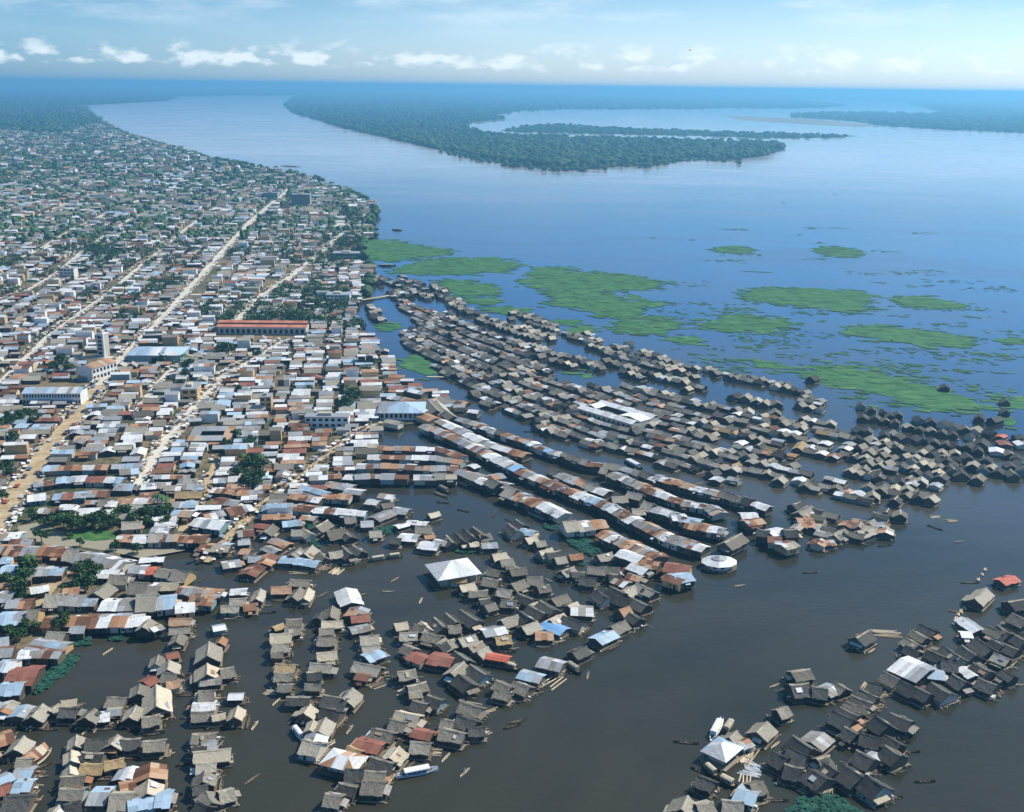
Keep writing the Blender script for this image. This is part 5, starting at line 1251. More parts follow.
for (px, L, W, he, ang, wall, label, nf) in [((302, 208), 30, 20, 22, 3, 'tin_worn', 'blocky grey-blue hotel, the tallest block by the riverfront', 6), ((70, 281), 14, 13, 13, 3, 'pale_wall', 'dark boxy apartment block at the crossing of the third street', 4),
      ((192, 399), 10, 18, 8, 97 - 90, 'ochre_wall', 'narrow tall house with an ochre side wall near the market street', 2), ((267, 412), 7, 9, 10, 5, 'ochre_wall', 'lone three-storey tan tower house amid the tin roofs', 3), ((339, 304), 22, 14, 9, 3, 'white_wall', 'white flat-roofed block beside the boulevard trees', 3),
      ((348, 260), 34, 16, 8, 2, 'teal_wall', 'long teal-walled shed on the riverfront', 2), ((271, 200), 26, 14, 12, 2, 'teal_wall', 'low bluish block left of the hotel', 3), ((328, 428), 26, 8, 7, 1, 'white_wall', 'two-storey white arcade facing the diagonal lane', 2)]:
    x, y = place(px, 0)
    o = T('town_block', label, 'building', x, y, math.radians(ang), z=LANDZ)
    facade(o, L, W, he, max(2, int(L / 3.4)), nf, wall=wall, sides=(-1,))
    part(o, 'roof', lambda a: (box(a, -L / 2 - .3, L / 2 + .3, -W / 2 - .3, W / 2 + .3, he + .003, he + .4, 'tin_grey'), box(a, -L * .2, L * .1, -W * .2, W * .2, he + .4, he + 2, 'pale_wall')))
# court house by the market street
x, y = place((212, 436), 4)
o = T('rust_court_block', 'low rusty roofed block around a dark courtyard beside market street', 'building', x, y, math.radians(5), z=LANDZ)
def cb(a):
    for (x0, x1, y0, y1) in [(-12, 12, 6, 12), (-12, 12, -12, -6), (-12, -6, -5.9, 5.9), (7, 12, -5.9, 5.9)]:
        n = max(1, int((x1 - x0) / 4))
        for i in range(n):
            xa, xb = x0 + (x1 - x0) * i / n, x0 + (x1 - x0) * (i + 1) / n
            slab(a, [(xa, y0, 4.2 + rr.uniform(0, .1)), (xb, y0, 4.2), (xb, y1, 5.4), (xa, y1, 5.4)], .1, rr.choice(['rust_light', 'tin_grey', 'thatch_tan', 'tin_grey']))
part(o, 'roof', cb); part(o, 'wall', lambda a: [box(a, -11.8, 11.8, s * 11.8 - .1, s * 11.8 + .1, .1, 4.15, 'plank_wall') for s in (-1, 1)] + [box(a, s * 11.8 - .1, s * 11.8 + .1, -11.6, 11.6, .1, 4.15, 'plank_wall') for s in (-1, 1)])

# ------------------------------------------------------------------ trees
LANDTREE = []
def leaf_crown(a, rr, cx, cy, cz, rx, rz, n, s):
    lobes = [(cx + rr.gauss(0, rx * .45), cy + rr.gauss(0, rx * .45), cz + rr.gauss(0, rz * .35), rr.uniform(.35, .65)) for _ in range(7)]
    for _ in range(n):
        l = rr.choice(lobes); u = Vector((rr.gauss(0, 1), rr.gauss(0, 1), rr.gauss(0, 1))).normalized() * rr.uniform(.55, 1) ** .5
        p = Vector((l[0] + u.x * rx * l[3], l[1] + u.y * rx * l[3], l[2] + u.z * rz * l[3]))
        d = Vector((rr.gauss(0, 1), rr.gauss(0, 1), rr.gauss(0, .6))).normalized(); e_ = d.cross(Vector((rr.gauss(0, 1), rr.gauss(0, 1), rr.gauss(0, 1)))).normalized()
        k = s * rr.uniform(.6, 1.4)
        a.add([tuple(p - d * k), tuple(p + e_ * k * .6), tuple(p + d * k), tuple(p - e_ * k * .6)], [(0, 1, 2, 3)], 'leaf')
def make_tree(rr, h):
    o = empty('broadleaf_tree', 0, 0, 0)
    def tr(a):
        tube(a, (0, 0, 0), (.2, .1, h * .5), h * .035, h * .022, 'bark', 7)
        for k in range(5):
            an = k * 1.3 + rr.random(); tube(a, (.2, .1, h * rr.uniform(.35, .5)), (math.cos(an) * h * .25, math.sin(an) * h * .25, h * rr.uniform(.62, .85)), h * .016, h * .006, 'bark', 5)
    part(o, 'trunk', tr); part(o, 'crown', lambda a: leaf_crown(a, rr, 0, 0, h * .66, h * .42, h * .36, 520, h * .075))
    return o
def make_palm(rr, h):
    o = empty('palm_tree', 0, 0, 0)
    part(o, 'trunk', lambda a: [tube(a, (.02 * k * k, 0, h * .8 * k / 5), (.02 * (k + 1) ** 2, 0, h * .8 * (k + 1) / 5), .26 - .02 * k, .24 - .02 * k, 'bark', 6) for k in range(5)])
    def cr_(a):
        for k in range(13):
            an = 2 * math.pi * k / 13 + rr.uniform(-.2, .2); up = rr.uniform(.1, .9); ln = h * .34
            c, s = math.cos(an), math.sin(an); pts = []
            for j in range(5):
                t_ = j / 4; r = ln * t_; z = h * .8 + ln * (up * t_ - 1.1 * t_ * t_); w = .55 * (1 - abs(t_ - .4) * 1.4) + .05
                pts.append((.5 + c * r - s * w, s * r + c * w, z - .2)); pts.append((.5 + c * r, s * r, z)); pts.append((.5 + c * r + s * w, s * r - c * w, z - .2))
            a.add(pts, [(3 * j + i, 3 * j + i + 1, 3 * j + i + 4, 3 * j + i + 3) for j in range(4) for i in range(2)], 'palm_leaf')
    part(o, 'crown', cr_)
    return o
protos = [make_tree(rr, 10) for _ in range(5)]; ppalm = [make_palm(rr, 11) for _ in range(2)]
TREES = [  # px foot, size, palm?, label
 (12, 515, 0, 0, 0)]
TREES = [(46, 527, .8, 'beside the clearing'), (42, 543, 1.0, 'the round bushy tree inside the clearing'), (33, 520, .7, ''), (58, 524, .9, ''), (64, 528, .9, ''), (71, 530, 1.0, ''), (78, 532, .9, ''), (86, 529, 1.0, ''), (92, 527, .9, ''), (100, 526, 1.0, ''), (106, 530, .8, ''), (112, 527, 1.0, ''),
 (120, 520, .9, ''), (127, 518, 1.0, ''), (133, 524, .9, ''), (141, 521, 1.0, ''), (148, 518, .9, ''), (150, 527, .8, ''), (158, 522, .9, ''), (164, 519, 1.1, ''), (167, 527, .8, ''), (70, 538, .5, ''), (80, 546, .5, ''), (116, 550, .6, ''), (137, 553, .6, ''), (16, 538, .6, ''),
 (24, 590, 1.3, ''), (27, 580, 1.2, ''), (22, 599, 1.0, ''), (18, 586, .8, ''), (84, 583, 1.0, ''), (88, 590, .9, ''), (78, 592, .8, ''), (70, 595, .7, ''), (5, 588, .9, ''), (98, 578, .7, ''), (86, 573, .8, ''), (20, 640, .8, ''), (10, 635, .7, ''), (64, 630, .8, ''), (36, 632, .6, ''), (24, 632, .8, ''),
 (250, 482, 1.2, ''), (256, 474, 1.3, ''), (247, 473, 1.1, ''), (261, 483, 1.0, ''), (256, 490, 1.0, ''), (244, 488, 1.0, ''), (238, 480, .9, ''), (352, 405, 1.4, ''), (347, 411, 1.2, ''), (357, 399, 1.1, ''), (341, 413, .9, ''), (184, 378, 1.1, ''), (188, 371, 1.1, ''), (180, 390, 1.0, ''), (176, 396, .8, ''),
 (10, 428, 1.2, ''), (20, 424, 1.2, ''), (30, 420, 1.1, ''), (38, 424, 1.0, ''), (54, 372, 1.1, ''), (62, 368, 1.3, ''), (68, 374, 1.2, ''), (45, 378, .9, ''), (222, 356, 1.3, ''), (228, 354, 1.2, ''), (258, 359, 1.0, ''), (236, 440, .9, ''), (250, 446, .9, ''), (226, 448, .7, ''), (364, 374, 1.1, ''), (372, 366, 1.0, ''),
 (252, 444, .8, ''), (230, 432, .6, ''), (4, 474, 1.1, ''), (10, 480, 1.0, ''), (2, 500, .8, ''), (238, 392, .7, ''), (308, 392, .8, ''), (12, 445, .9, '')]
near_marks = [('the clearing', (80, 540)), ('the green alley', (50, 590)), ('the two lanes', (250, 480)), ('the white arcade', (340, 410)), ('the ochre house', (190, 390)), ('the long white block', (40, 400)), ('the tan assembly hall', (62, 372)), ('the market street', (226, 354)), ('the rust court block', (240, 440)), ('the channel mouth', (368, 370)), ('the lagoon weed', (20, 636)), ('the left dirt road edge', (5, 480))]
cntm = defaultdict(int); tl = []
for (x_, y_, s_, _) in TREES:
    mk_ = min(near_marks, key=lambda m_: math.hypot(m_[1][0] - x_, m_[1][1] - y_))[0]; tl.append((x_, y_, s_, mk_))
bymk = defaultdict(list)
for t_ in tl: bymk[t_[3]].append(t_)
usedp = set()
for mk_, L_ in bymk.items():
    L_.sort()
    for i, (x_, y_, s_, _) in enumerate(L_):
        wx, wy = g(x_, y_, LANDZ)
        pi = rr.randrange(5); src = protos[pi]
        o = src if pi not in usedp else copy_tree(src)
        usedp.add(pi)
        o.location = (wx, wy, LANDZ); k = s_ * rr.uniform(.62, .85); o.scale = (k * 1.1, k * 1.1, k * rr.uniform(.9, 1.1)); o.rotation_euler = (0, 0, rr.uniform(0, 6.28))
        sz = 'small' if s_ < .75 else 'tall' if s_ >= 1.2 else 'bushy'
        tag(o, f"{sz} green tree, {ordn(i + 1)} from the left of those by {mk_}" if len(L_) > 1 else f'{sz} green tree standing by {mk_}', 'tree', 'trees between the houses')
usedpp = set()
for i, (x_, y_, w_) in enumerate([(166, 514, 'by the narrow lane, left of two'), (158, 512, 'by the narrow lane, far left'), (244, 470, 'above the two lanes'), (262, 470, 'right of the tree clump above the lanes'), (30, 575, 'behind the green alley'), (350, 398, 'over the clump behind the white arcade'), (185, 366, 'by the long low warehouse')]):
    pi = i % 2; o = ppalm[pi] if pi not in usedpp else copy_tree(ppalm[pi]); usedpp.add(pi)
    wx, wy = g(x_, y_, LANDZ); o.location = (wx, wy, LANDZ); o.rotation_euler = (0, 0, rr.uniform(0, 6)); tag(o, 'palm tree ' + w_, 'palm', 'palms between the houses')
for i, p in enumerate(protos):
    if i not in usedp: bpy.data.objects.remove(p)

# icosphere clump for trees seen only as texture
def ico():
    t_ = (1 + 5 ** .5) / 2
    vs = [(-1, t_, 0), (1, t_, 0), (-1, -t_, 0), (1, -t_, 0), (0, -1, t_), (0, 1, t_), (0, -1, -t_), (0, 1, -t_), (t_, 0, -1), (t_, 0, 1), (-t_, 0, -1), (-t_, 0, 1)]
    vs = [Vector(v).normalized() for v in vs]
    fs = [(0, 11, 5), (0, 5, 1), (0, 1, 7), (0, 7, 10), (0, 10, 11), (1, 5, 9), (5, 11, 4), (11, 10, 2), (10, 7, 6), (7, 1, 8), (3, 9, 4), (3, 4, 2), (3, 2, 6), (3, 6, 8), (3, 8, 9), (4, 9, 5), (2, 4, 11), (6, 2, 10), (8, 6, 7), (9, 8, 1)]
    return vs, fs
IV, IF = ico()
mid = {}; IV2 = list(IV); IF2 = []
for f in IF:
    m_ = []
    for i in range(3):
        k = tuple(sorted((f[i], f[(i + 1) % 3])))
        if k not in mid: IV2.append(((IV[k[0]] + IV[k[1]]) / 2).normalized()); mid[k] = len(IV2) - 1
        m_.append(mid[k])
    IF2 += [(f[0], m_[0], m_[2]), (f[1], m_[1], m_[0]), (f[2], m_[2], m_[1]), tuple(m_)]
def clump(a, rr, x, y, z, r, h, mat, hi=False):
    vs = IV2 if hi else IV; fs = IF2 if hi else IF
    o = [(x + v.x * r * rr.uniform(.7, 1.2), y + v.y * r * rr.uniform(.7, 1.2), z + h * .5 + v.z * h * .5 * rr.uniform(.75, 1.15)) for v in vs]
    a.add(o, fs, mat)
a = Acc(); rr = random.Random(21)
# greenery scattered through the far town
n = 0
GRN = [(85, 248, 122, 258, 60), (0, 262, 20, 272, 25), (315, 285, 345, 312, 70), (342, 203, 362, 222, 60), (300, 238, 350, 262, 20), (345, 215, 362, 240, 30), (110, 300, 140, 322, 20), (0, 120, 90, 180, 260), (60, 130, 200, 170, 160), (290, 300, 360, 330, 40), (352, 240, 372, 262, 25), (300, 278, 330, 300, 20)]
for _ in range(9500):
    x_, y_ = rr.uniform(-20, 380), 107 + 300 * rr.random() ** 1.9
    w = g(x_, y_, LANDZ); d_ = math.hypot(*w)
    if not inside(w, lw) or street_dist(*w) < 2: continue
    if d_ < 820: continue
    if d_ < 1500 and noise.noise(Vector((w[0] * .01, w[1] * .01, 7))) < .22 - (d_ - 900) / 2200: continue
    r = rr.uniform(3, 6.5) * (1 + max(0, d_ - 2000) / 2200)
    if d_ < 1500: leaf_crown(a, rr, w[0], w[1], LANDZ + r * .8, r, r * .75, 80, 1.0); continue
    for k in range(2): clump(a, rr, w[0] + rr.gauss(0, r * .7), w[1] + rr.gauss(0, r * .7), LANDZ, r * rr.uniform(.6, 1), min(r, 6.5) * rr.uniform(1.1, 1.7), 'leaf', d_ < 1500)
for x0, y0, x1, y1, c in GRN:
    for _ in range(c):
        w = g(rr.uniform(x0, x1), rr.uniform(y0, y1), LANDZ); d_ = math.hypot(*w)
        r = rr.uniform(3, 6)
        if inside(w, lw): leaf_crown(a, rr, w[0], w[1], LANDZ + r * .8, r, r * .8, 110, .9)
# along the shore
for p, q in zip(SHORE[:18], SHORE[1:18]):
    for k in range(16 if p[1] < 165 else 4):
        t_ = rr.random(); w = g(p[0] + (q[0] - p[0]) * t_ - rr.uniform(0, 3), p[1] + (q[1] - p[1]) * t_ + .3, LANDZ)
        d_ = math.hypot(*w); r = rr.uniform(5, 8) * (1 + max(0, d_ - 2500) / 3000); clump(a, rr, w[0], w[1], 0, r, rr.uniform(8, 14), 'leaf', d_ < 2500)
a.obj('distant_town_trees')['kind'] = 'stuff'
a = Acc()
def forest(poly, n, hmin=13, hmax=22, dens_y=1.0, hi_d=4500):
    xs = [p[0] for p in poly]; ys = [p[1] for p in poly]; c = 0; tries = 0
    while c < n and tries < n * 30:
        tries += 1
        x_, y_ = rr.uniform(max(-30, min(xs)), min(1054, max(xs))), rr.uniform(min(ys), max(ys))
        if not inside((x_, y_), poly): continue
        w = g(x_, y_); d_ = math.hypot(*w)
        if d_ > 45000: continue
        r = max(rr.uniform(9, 15), 1.5 * d_ / F * rr.uniform(.8, 1.6))
        clump(a, rr, w[0], w[1], -1, r, rr.uniform(hmin, hmax), 'forest', d_ < hi_d); c += 1
ISL = [p for p in FAR]
forest([(283, 105), (292, 98), (300, 96), (1050, 100), (1050, 134), (1024, 133), (950, 130), (883, 126), (850, 121), (791, 117), (791, 113), (860, 112), (900, 113), (945, 114), (925, 108), (905, 103), (880, 100.5), (791, 98.5), (850, 105), (820, 108), (735, 108), (640, 109), (560, 109), (520, 111), (496, 115), (505, 119), (475, 122), (465, 126), (440, 130), (440, 150), (400, 141), (345, 129), (320, 121), (292, 113)], 5200)
forest([(465, 126), (480, 133), (500, 136), (540, 137), (600, 139), (700, 142), (745, 143), (780, 145), (785, 150), (760, 157), (715, 160), (690, 157), (655, 163), (610, 164), (580, 167), (540, 167), (500, 162), (440, 149), (400, 140), (440, 128)], 2600)
forest([(-30, 88), (170, 90), (300, 93), (240, 95.5), (170, 96.5), (178, 98), (165, 101), (120, 103.5), (82, 105.5), (60, 110), (100, 122), (60, 135), (-30, 130)], 2600)
forest(SPIT, 500, 8, 14)
# drowned trees along the island's near bank
for _ in range(260):
    t_ = rr.random(); x_ = 440 + 300 * t_; yb = np.interp(x_, [440, 500, 540, 580, 610, 655, 690, 740], [151, 164, 169, 169, 166, 165, 159, 161])
    w = g(x_, yb + rr.gauss(.3, 1.2)); clump(a, rr, w[0], w[1], -1, rr.uniform(4, 9), rr.uniform(5, 14), 'forest', True)
a.obj('far_forest')['kind'] = 'stuff'

# ------------------------------------------------------------------ boats
def hull(a, L, W, D, mat, inner=None, n=9, z=0):
    """a canoe or launch hull with a pointed bow and stern"""
    vs = []; fs = []
    for i in range(n):
        t_ = i / (n - 1); x = (t_ - .5) * L; w = W / 2 * max(.04, math.sin(math.pi * min(1, max(0, .06 + t_ * .9))) ** .6); sh = D * (1 + .5 * (2 * t_ - 1) ** 2)
        vs += [(x, -w, z + sh), (x, -w * .6, z + .02), (x, w * .6, z + .02), (x, w, z + sh), (x, w * .85, z + sh), (x, w * .5, z + D * .3), (x, -w * .5, z + D * .3), (x, -w * .85, z + sh)]
    for i in range(n - 1):
        for k in range(8):
            k2 = (k + 1) % 8; fs.append((8 * i + k, 8 * i + 8 + k, 8 * i + 8 + k2, 8 * i + k2))
    fs += [tuple(range(8)), tuple(8 * (n - 1) + k for k in range(8))[::-1]]
    a.add(vs, fs, mat)
def canoe_proto(L, W, mat):
    o = empty('canoe', 0, 0, 0)
    part(o, 'hull', lambda a: hull(a, L, W, .38, mat, z=-.08))
    [part(o, 'thwart', lambda a: box(a, k * L * .22 - .12, k * L * .22 + .12, -W * .42, W * .42, .22, .26, 'deck')) for k in (-1, 0, 1)]
    return o
cp = [canoe_proto(6.5, .95, 'hull_dark'), canoe_proto(5.2, .85, 'pale_log'), canoe_proto(8, 1.15, 'hull_dark')]
usedc = set()
def put_canoe(px, deg, k, label):
    o = cp[k] if k not in usedc else copy_tree(cp[k]); usedc.add(k)
    x, y = g(*px); o.location = (x, y, 0); o.rotation_euler = (0, 0, math.radians(deg)); tag(o, label, 'canoe', 'dugout canoes on the water')
    return o
CAN = [((465, 773), 60, 1, 'pale canoe alone on open water right of the long white launch'), ((512, 727), 28, 0, 'left one of two dark canoes under way off the peninsula'), ((517, 722), 25, 0, 'right one of two dark canoes under way off the peninsula'),
 ((350, 730), 75, 1, 'canoe with a pale rim in the channel north of the near peninsula'), ((277, 702), 70, 1, 'small pale canoe left of the slanting raft chain'), ((588, 676), 80, 1, 'canoe with a standing paddler right of the covered barge'), ((686, 743), -8, 2, 'reddish dugout alone on the open water west of the log stack'),
 ((775, 686), 35, 1, 'short pale canoe west of the twin huts'), ((740, 586), 20, 1, 'pale canoe on open water off the round restaurant'), ((810, 573), 5, 0, 'dark canoe on open water below the lower east peninsula'), ((884, 546), 15, 0, 'small dark canoe southeast of the lower east peninsula'),
 ((935, 528), -50, 2, 'dark canoe under way east of the lower peninsula'), ((960, 542), 10, 1, 'pale canoe far right on the open water'), ((970, 583), 3, 2, 'long canoe left of the bright red roofed hut'), ((955, 612), -20, 1, 'pale canoe at the left end of the log boom'),
 ((510, 521), -40, 0, 'canoe moored at the top of the middle channel'), ((516, 537), -40, 1, 'pale canoe beside the blue gabled raft hut'), ((549, 581), -50, 1, 'cream-rimmed canoe in the middle channel'), ((494, 515), 70, 0, 'canoe with one paddler in the bay south of the short rows'),
 ((463, 511), -30, 0, 'thin canoe under way in the middle of the bay'), ((443, 503), -15, 0, 'small canoe south of the moored boats in the bay'), ((395, 580), 60, 1, 'canoe in the open channel northwest of the dark red roofs'), ((421, 601), 80, 1, 'small white canoe in the open channel'),
 ((362, 595), 20, 1, 'pale canoe right of the slanting chain top'), ((388, 592), 0, 1, 'canoe in the open water west of the pavilion'), ((323, 595), 60, 0, 'dark canoe between the small group and slanting chain'), ((108, 652), 70, 1, 'tiny canoe in the middle of the square lagoon'),
 ((202, 580), 75, 0, 'thin dark canoe in the creek above the left channel'), ((266, 613), 10, 2, 'long dugout left of the column of pale rafts'), ((265, 606), 5, 1, 'pale log canoe right of the orange hut'), ((190, 639), 50, 1, 'canoe beside the chain east of the lagoon'),
 ((180, 677), 20, 0, 'dark canoe right of the large straw house'), ((186, 696), 5, 0, 'canoe between the lagoon chain and the raft column'), ((190, 718), 10, 0, 'canoe left of the white striped roof'), ((255, 726), 80, 1, 'tiny pale canoe right of the left raft column'),
 ((252, 780), 60, 0, 'dark canoe alone low in the left channel'), ((186, 764), 30, 0, 'dark canoe left of the long straw roof'), ((48, 730), 0, 0, 'dark canoe under the chain south of the lagoon'), ((39, 768), 40, 2, 'long dugout beside the rounded rust house'), ((40, 777), 5, 1, 'tiny pale canoe left of the block'),
 ((87, 731), 75, 1, 'canoe between the chain and the block'), ((775, 801), 2, 2, 'long pale canoe right of the blue roofed hut'), ((700, 772), -40, 0, 'canoe by the grey hut near the barges'), ((925, 782), 5, 0, 'dark canoe alone low in the right corner'), ((892, 798), 3, 0, 'dark canoe near the bottom right weed'),
 ((900, 743), 3, 0, 'thin canoe right of the dark field'), ((910, 752), 0, 0, 'lower thin canoe right of the dark field'), ((330, 651), 4, 2, 'long pale canoe between two straw roofs'), ((560, 642), 25, 1, 'yellow-brown canoe under the rust roof'), ((610, 645), 25, 1, 'pale canoe beside the blue floating hut'),
 ((622, 634), 30, 0, 'dark canoe beside the easternmost floating hut'), ((402, 652), -60, 1, 'white canoe left of the dark red roofs'), ((446, 758), 65, 1, 'upright pale dugout right of the tan hut'), ((529, 432), 0, 0, 'canoe in the second channel by the cluster'), ((700, 484), 20, 1, 'tiny canoe in the second channel'),
 ((806, 494), 10, 0, 'dark canoe below the east half'), ((812, 533), 0, 1, 'pale canoe left of the lower east peninsula'), ((785, 554), 5, 0, 'canoe below the tip houses'), ((718, 572), 2, 0, 'canoe in front of the round restaurant'), ((706, 570), -30, 1, 'canoe at the landing of the round restaurant'),
 ((800, 235), 20, 2, 'far dugout on the wide river'), ((835, 195), 15, 2, 'farther dugout on the wide river'), ((783, 203), -5, 2, 'farthest left dugout on the wide river'), ((653, 238), -3, 2, 'dugout out on the blue river, left'), ((692, 240), 0, 2, 'dugout out on the blue river, right'), ((892, 403), -10, 2, 'dark dugout below the long green meadow'), ((956, 416), 0, 0, 'tiny dugout at the edge of the long meadow')]
for px, dg, k, lb in CAN: put_canoe(px, dg, k, lb)

mc = defaultdict(list)
for b in BUILD:
    if b['kind'] == 'raft' and b.get('thing') and b['py'] > 520 and R.random() < .55:
        sg = R.choice((-1, 1)); d_ = b['W'] / 2 + R.uniform(1.4, 2.0); off = R.uniform(-.2, .2) * b['L']
        c, s_ = math.cos(b['ang']), math.sin(b['ang']); mc[b['row']].append((b['x'] + off * c - sg * d_ * s_, b['y'] + off * s_ + sg * d_ * c, b['ang'], b['px']))
for rw, L_ in mc.items():
    L_.sort(key=lambda q: q[3])
    for i, (x, y, an, _) in enumerate(L_):
        k = rr.choice((0, 1, 1, 2)); o = cp[k] if k not in usedc else copy_tree(cp[k]); usedc.add(k)
        o.location = (x, y, 0); o.rotation_euler = (0, 0, an + rr.gauss(0, .12)); tag(o, f"canoe moored alongside, {ordn(i + 1)} from the left, {rw}", 'canoe', 'canoes moored at the huts')
def person(px, z=.25, label='', cloth='cloth', ang=0, sit=False):
    """a small paddler, one skinned body"""
    x, y = g(*px)
    me = bpy.data.meshes.new('person'); o = bpy.data.objects.new('person', me); scene.collection.objects.link(o)
    J = [(0, 0, .92), (0, 0, 1.2), (0, 0, 1.42), (0, 0, 1.53), (0, 0, 1.68), (.1, 0, .88), (.12, .02, .48), (.12, 0, .05), (-.1, 0, .88), (-.12, .02, .48), (-.12, 0, .05), (.2, 0, 1.4), (.32, .12, 1.15), (.3, .35, 1.0), (-.2, 0, 1.4), (-.3, .15, 1.15), (-.1, .38, 1.1)]
    E_ = [(0, 1), (1, 2), (2, 3), (3, 4), (0, 5), (5, 6), (6, 7), (0, 8), (8, 9), (9, 10), (2, 11), (11, 12), (12, 13), (2, 14), (14, 15), (15, 16)]
    rad = [.15, .16, .14, .06, .11, .1, .08, .05, .1, .08, .05, .07, .05, .04, .07, .05, .04]
    me.from_pydata(J, E_, [])
    o.modifiers.new('skin', 'SKIN'); 
    for i, r in enumerate(rad): me.skin_vertices[0].data[i].radius = (r, r)
    me.skin_vertices[0].data[0].use_root = True
    o.modifiers.new('sub', 'SUBSURF').levels = 1
    me.materials.append(M['cloth']); o.location = (x, y, z); o.rotation_euler = (0, 0, ang)
    tag(o, label, 'person', 'paddlers standing in canoes')
person((588, 676), .1, 'person standing in the canoe right of the covered barge', ang=1)
person((465, 773), .1, 'person standing in the pale canoe right of the white launch', ang=2)
person((350, 730), .1, 'person standing in the canoe north of the near peninsula', ang=1)
person((494, 515), .1, 'person in the canoe of the bay south of the short rows', ang=0)
person((255, 726), .1, 'person in the tiny canoe right of the left raft column', ang=0)

def launch(name, p, q, W, mats, label, cat='boat', roof=True):
    A, B = g(*p), g(*q); L = math.hypot(B[0] - A[0], B[1] - A[1]); ang = math.atan2(B[1] - A[1], B[0] - A[0])
    o = T(name, label, cat, (A[0] + B[0]) / 2, (A[1] + B[1]) / 2, ang)
    part(o, 'hull', lambda a: hull(a, L, W, .9, mats[0], z=-.15, n=13))
    part(o, 'deck', lambda a: box(a, -L * .36, L * .36, -W * .40, W * .40, .6, .68, 'deck'))
    if roof:
        part(o, 'cabin', lambda a: box(a, -L * .3, L * .24, -W * .34, W * .34, .68, 1.9, mats[1]))
        def rf_(a):
            for i in range(6):
                t0, t1 = math.pi * i / 6, math.pi * (i + 1) / 6
                f = lambda t_: (W * .44 * math.cos(t_), 1.9 + .5 * math.sin(t_))
                (y0, z0), (y1, z1) = f(t0), f(t1)
                a.add([(-L * .33, y0, z0), (L * .28, y0, z0), (L * .28, y1, z1), (-L * .33, y1, z1)], [(0, 3, 2, 1)], mats[2])
                a.add([(-L * .33, y0, z0), (-L * .33, y1, z1), (-L * .33, 0, 1.9)], [(0, 1, 2)], mats[2]); a.add([(L * .28, y0, z0), (L * .28, y1, z1), (L * .28, 0, 1.9)], [(0, 2, 1)], mats[2])
        part(o, 'canopy', rf_)
        for k in range(4):
            part(o, 'window', lambda a: [box(a, -L * .25 + k * L * .12, -L * .25 + k * L * .12 + L * .07, s * W * .34 - .03, s * W * .34 + .03, 1.1, 1.6, 'dark_opening') for s in (-1, 1)])
    return o
launch('river_launch', (397, 778), (438, 770), 2.9, ['hull_white', 'hull_blue', 'hull_white'], 'long white and blue river launch moored by the near peninsula')
launch('river_launch', (293, 729), (304, 743), 2.0, ['hull_white', 'hull_white', 'hull_white'], 'small white launch at the foot of the slanting chain')
launch('river_launch', (711, 741), (722, 720), 2.8, ['hull_white', 'hull_white', 'hull_white'], 'white launch moored behind the small blue pavilion')
launch('river_launch', (724, 735), (733, 722), 2.4, ['hull_dark', 'thatch_tan', 'thatch_straw'], 'tan canopied boat right of the white launch')
launch('covered_barge', (704, 767), (718, 779), 2.2, ['hull_dark', 'thatch_tan', 'thatch_straw'], 'upper of two tan barges end to end by the log stack')
launch('covered_barge', (718, 779), (737, 789), 2.6, ['hull_dark', 'thatch_tan', 'thatch_straw'], 'lower of two tan barges end to end by the log stack')
launch('covered_barge', (566, 665), (581, 675), 2.4, ['hull_dark', 'thatch_tan', 'thatch_tan'], 'tan covered barge at the tip of the grey-roofed group')
launch('covered_barge', (500, 665), (520, 672), 2.0, ['hull_dark', 'thatch_yellow', 'thatch_straw'], 'yellowish covered boat east of the dark red roofs')
launch('covered_barge', (369, 562), (388, 559), 2.0, ['hull_dark', 'thatch_straw', 'thatch_straw'], 'left of two straw-roofed boats in line in the bay')
launch('covered_barge', (387, 559), (403, 557), 2.0, ['hull_dark', 'thatch_straw', 'thatch_straw'], 'right of two straw-roofed boats in line in the bay')
launch('covered_barge', (554, 430), (565, 438), 3.6, ['hull_dark', 'tin_pale', 'tin_pale'], 'pale boat moored by the left cluster of the second channel')
launch('covered_barge', (625, 461), (642, 470), 4, ['hull_dark', 'tin_pale', 'tin_pale'], 'long pale boat in the second channel')
launch('covered_barge', (350, 557), (362, 555), 2.4, ['hull_dark', 'hull_white', 'hull_white'], 'white boat left of the straw-roofed boats')
launch('covered_barge', (438, 488), (450, 494), 2.6, ['hull_dark', 'thatch_tan', 'thatch_grey'], 'grey covered boat moored in the bay south of the short rows')
launch('covered_barge', (434, 493), (448, 498), 1.6, ['pale_log', 'thatch_tan', 'thatch_tan'], 'pale open boat beside the grey covered boat', roof=False)
launch('covered_barge', (75, 548), (84, 540), 1.8, ['pale_log', 'thatch_tan', 'thatch_straw'], 'pale boat lying on the grass of the clearing', roof=False)
launch('covered_barge', (176, 550), (184, 547), 2.0, ['hull_white', 'thatch_tan', 'thatch_straw'], 'pale boat at the muddy creek end', roof=False)
launch('covered_barge', (60, 764), (57, 748), 2.2, ['pale_log', 'thatch_tan', 'thatch_straw'], 'open boat under the rounded rust house', roof=False) if False else None
launch('river_barge', (378, 266), (396, 266), 5, ['hull_dark', 'plank_wall', 'tin_grey'], 'dark barge off the old port, left')
launch('river_barge', (392, 230), (402, 230.5), 5, ['hull_dark', 'plank_wall', 'tin_grey'], 'dark barge off the riverfront, right')
launch('river_barge', (281, 166), (300, 167), 8, ['hull_dark', 'plank_wall', 'tin_grey'], 'long dark barge off the far bank')
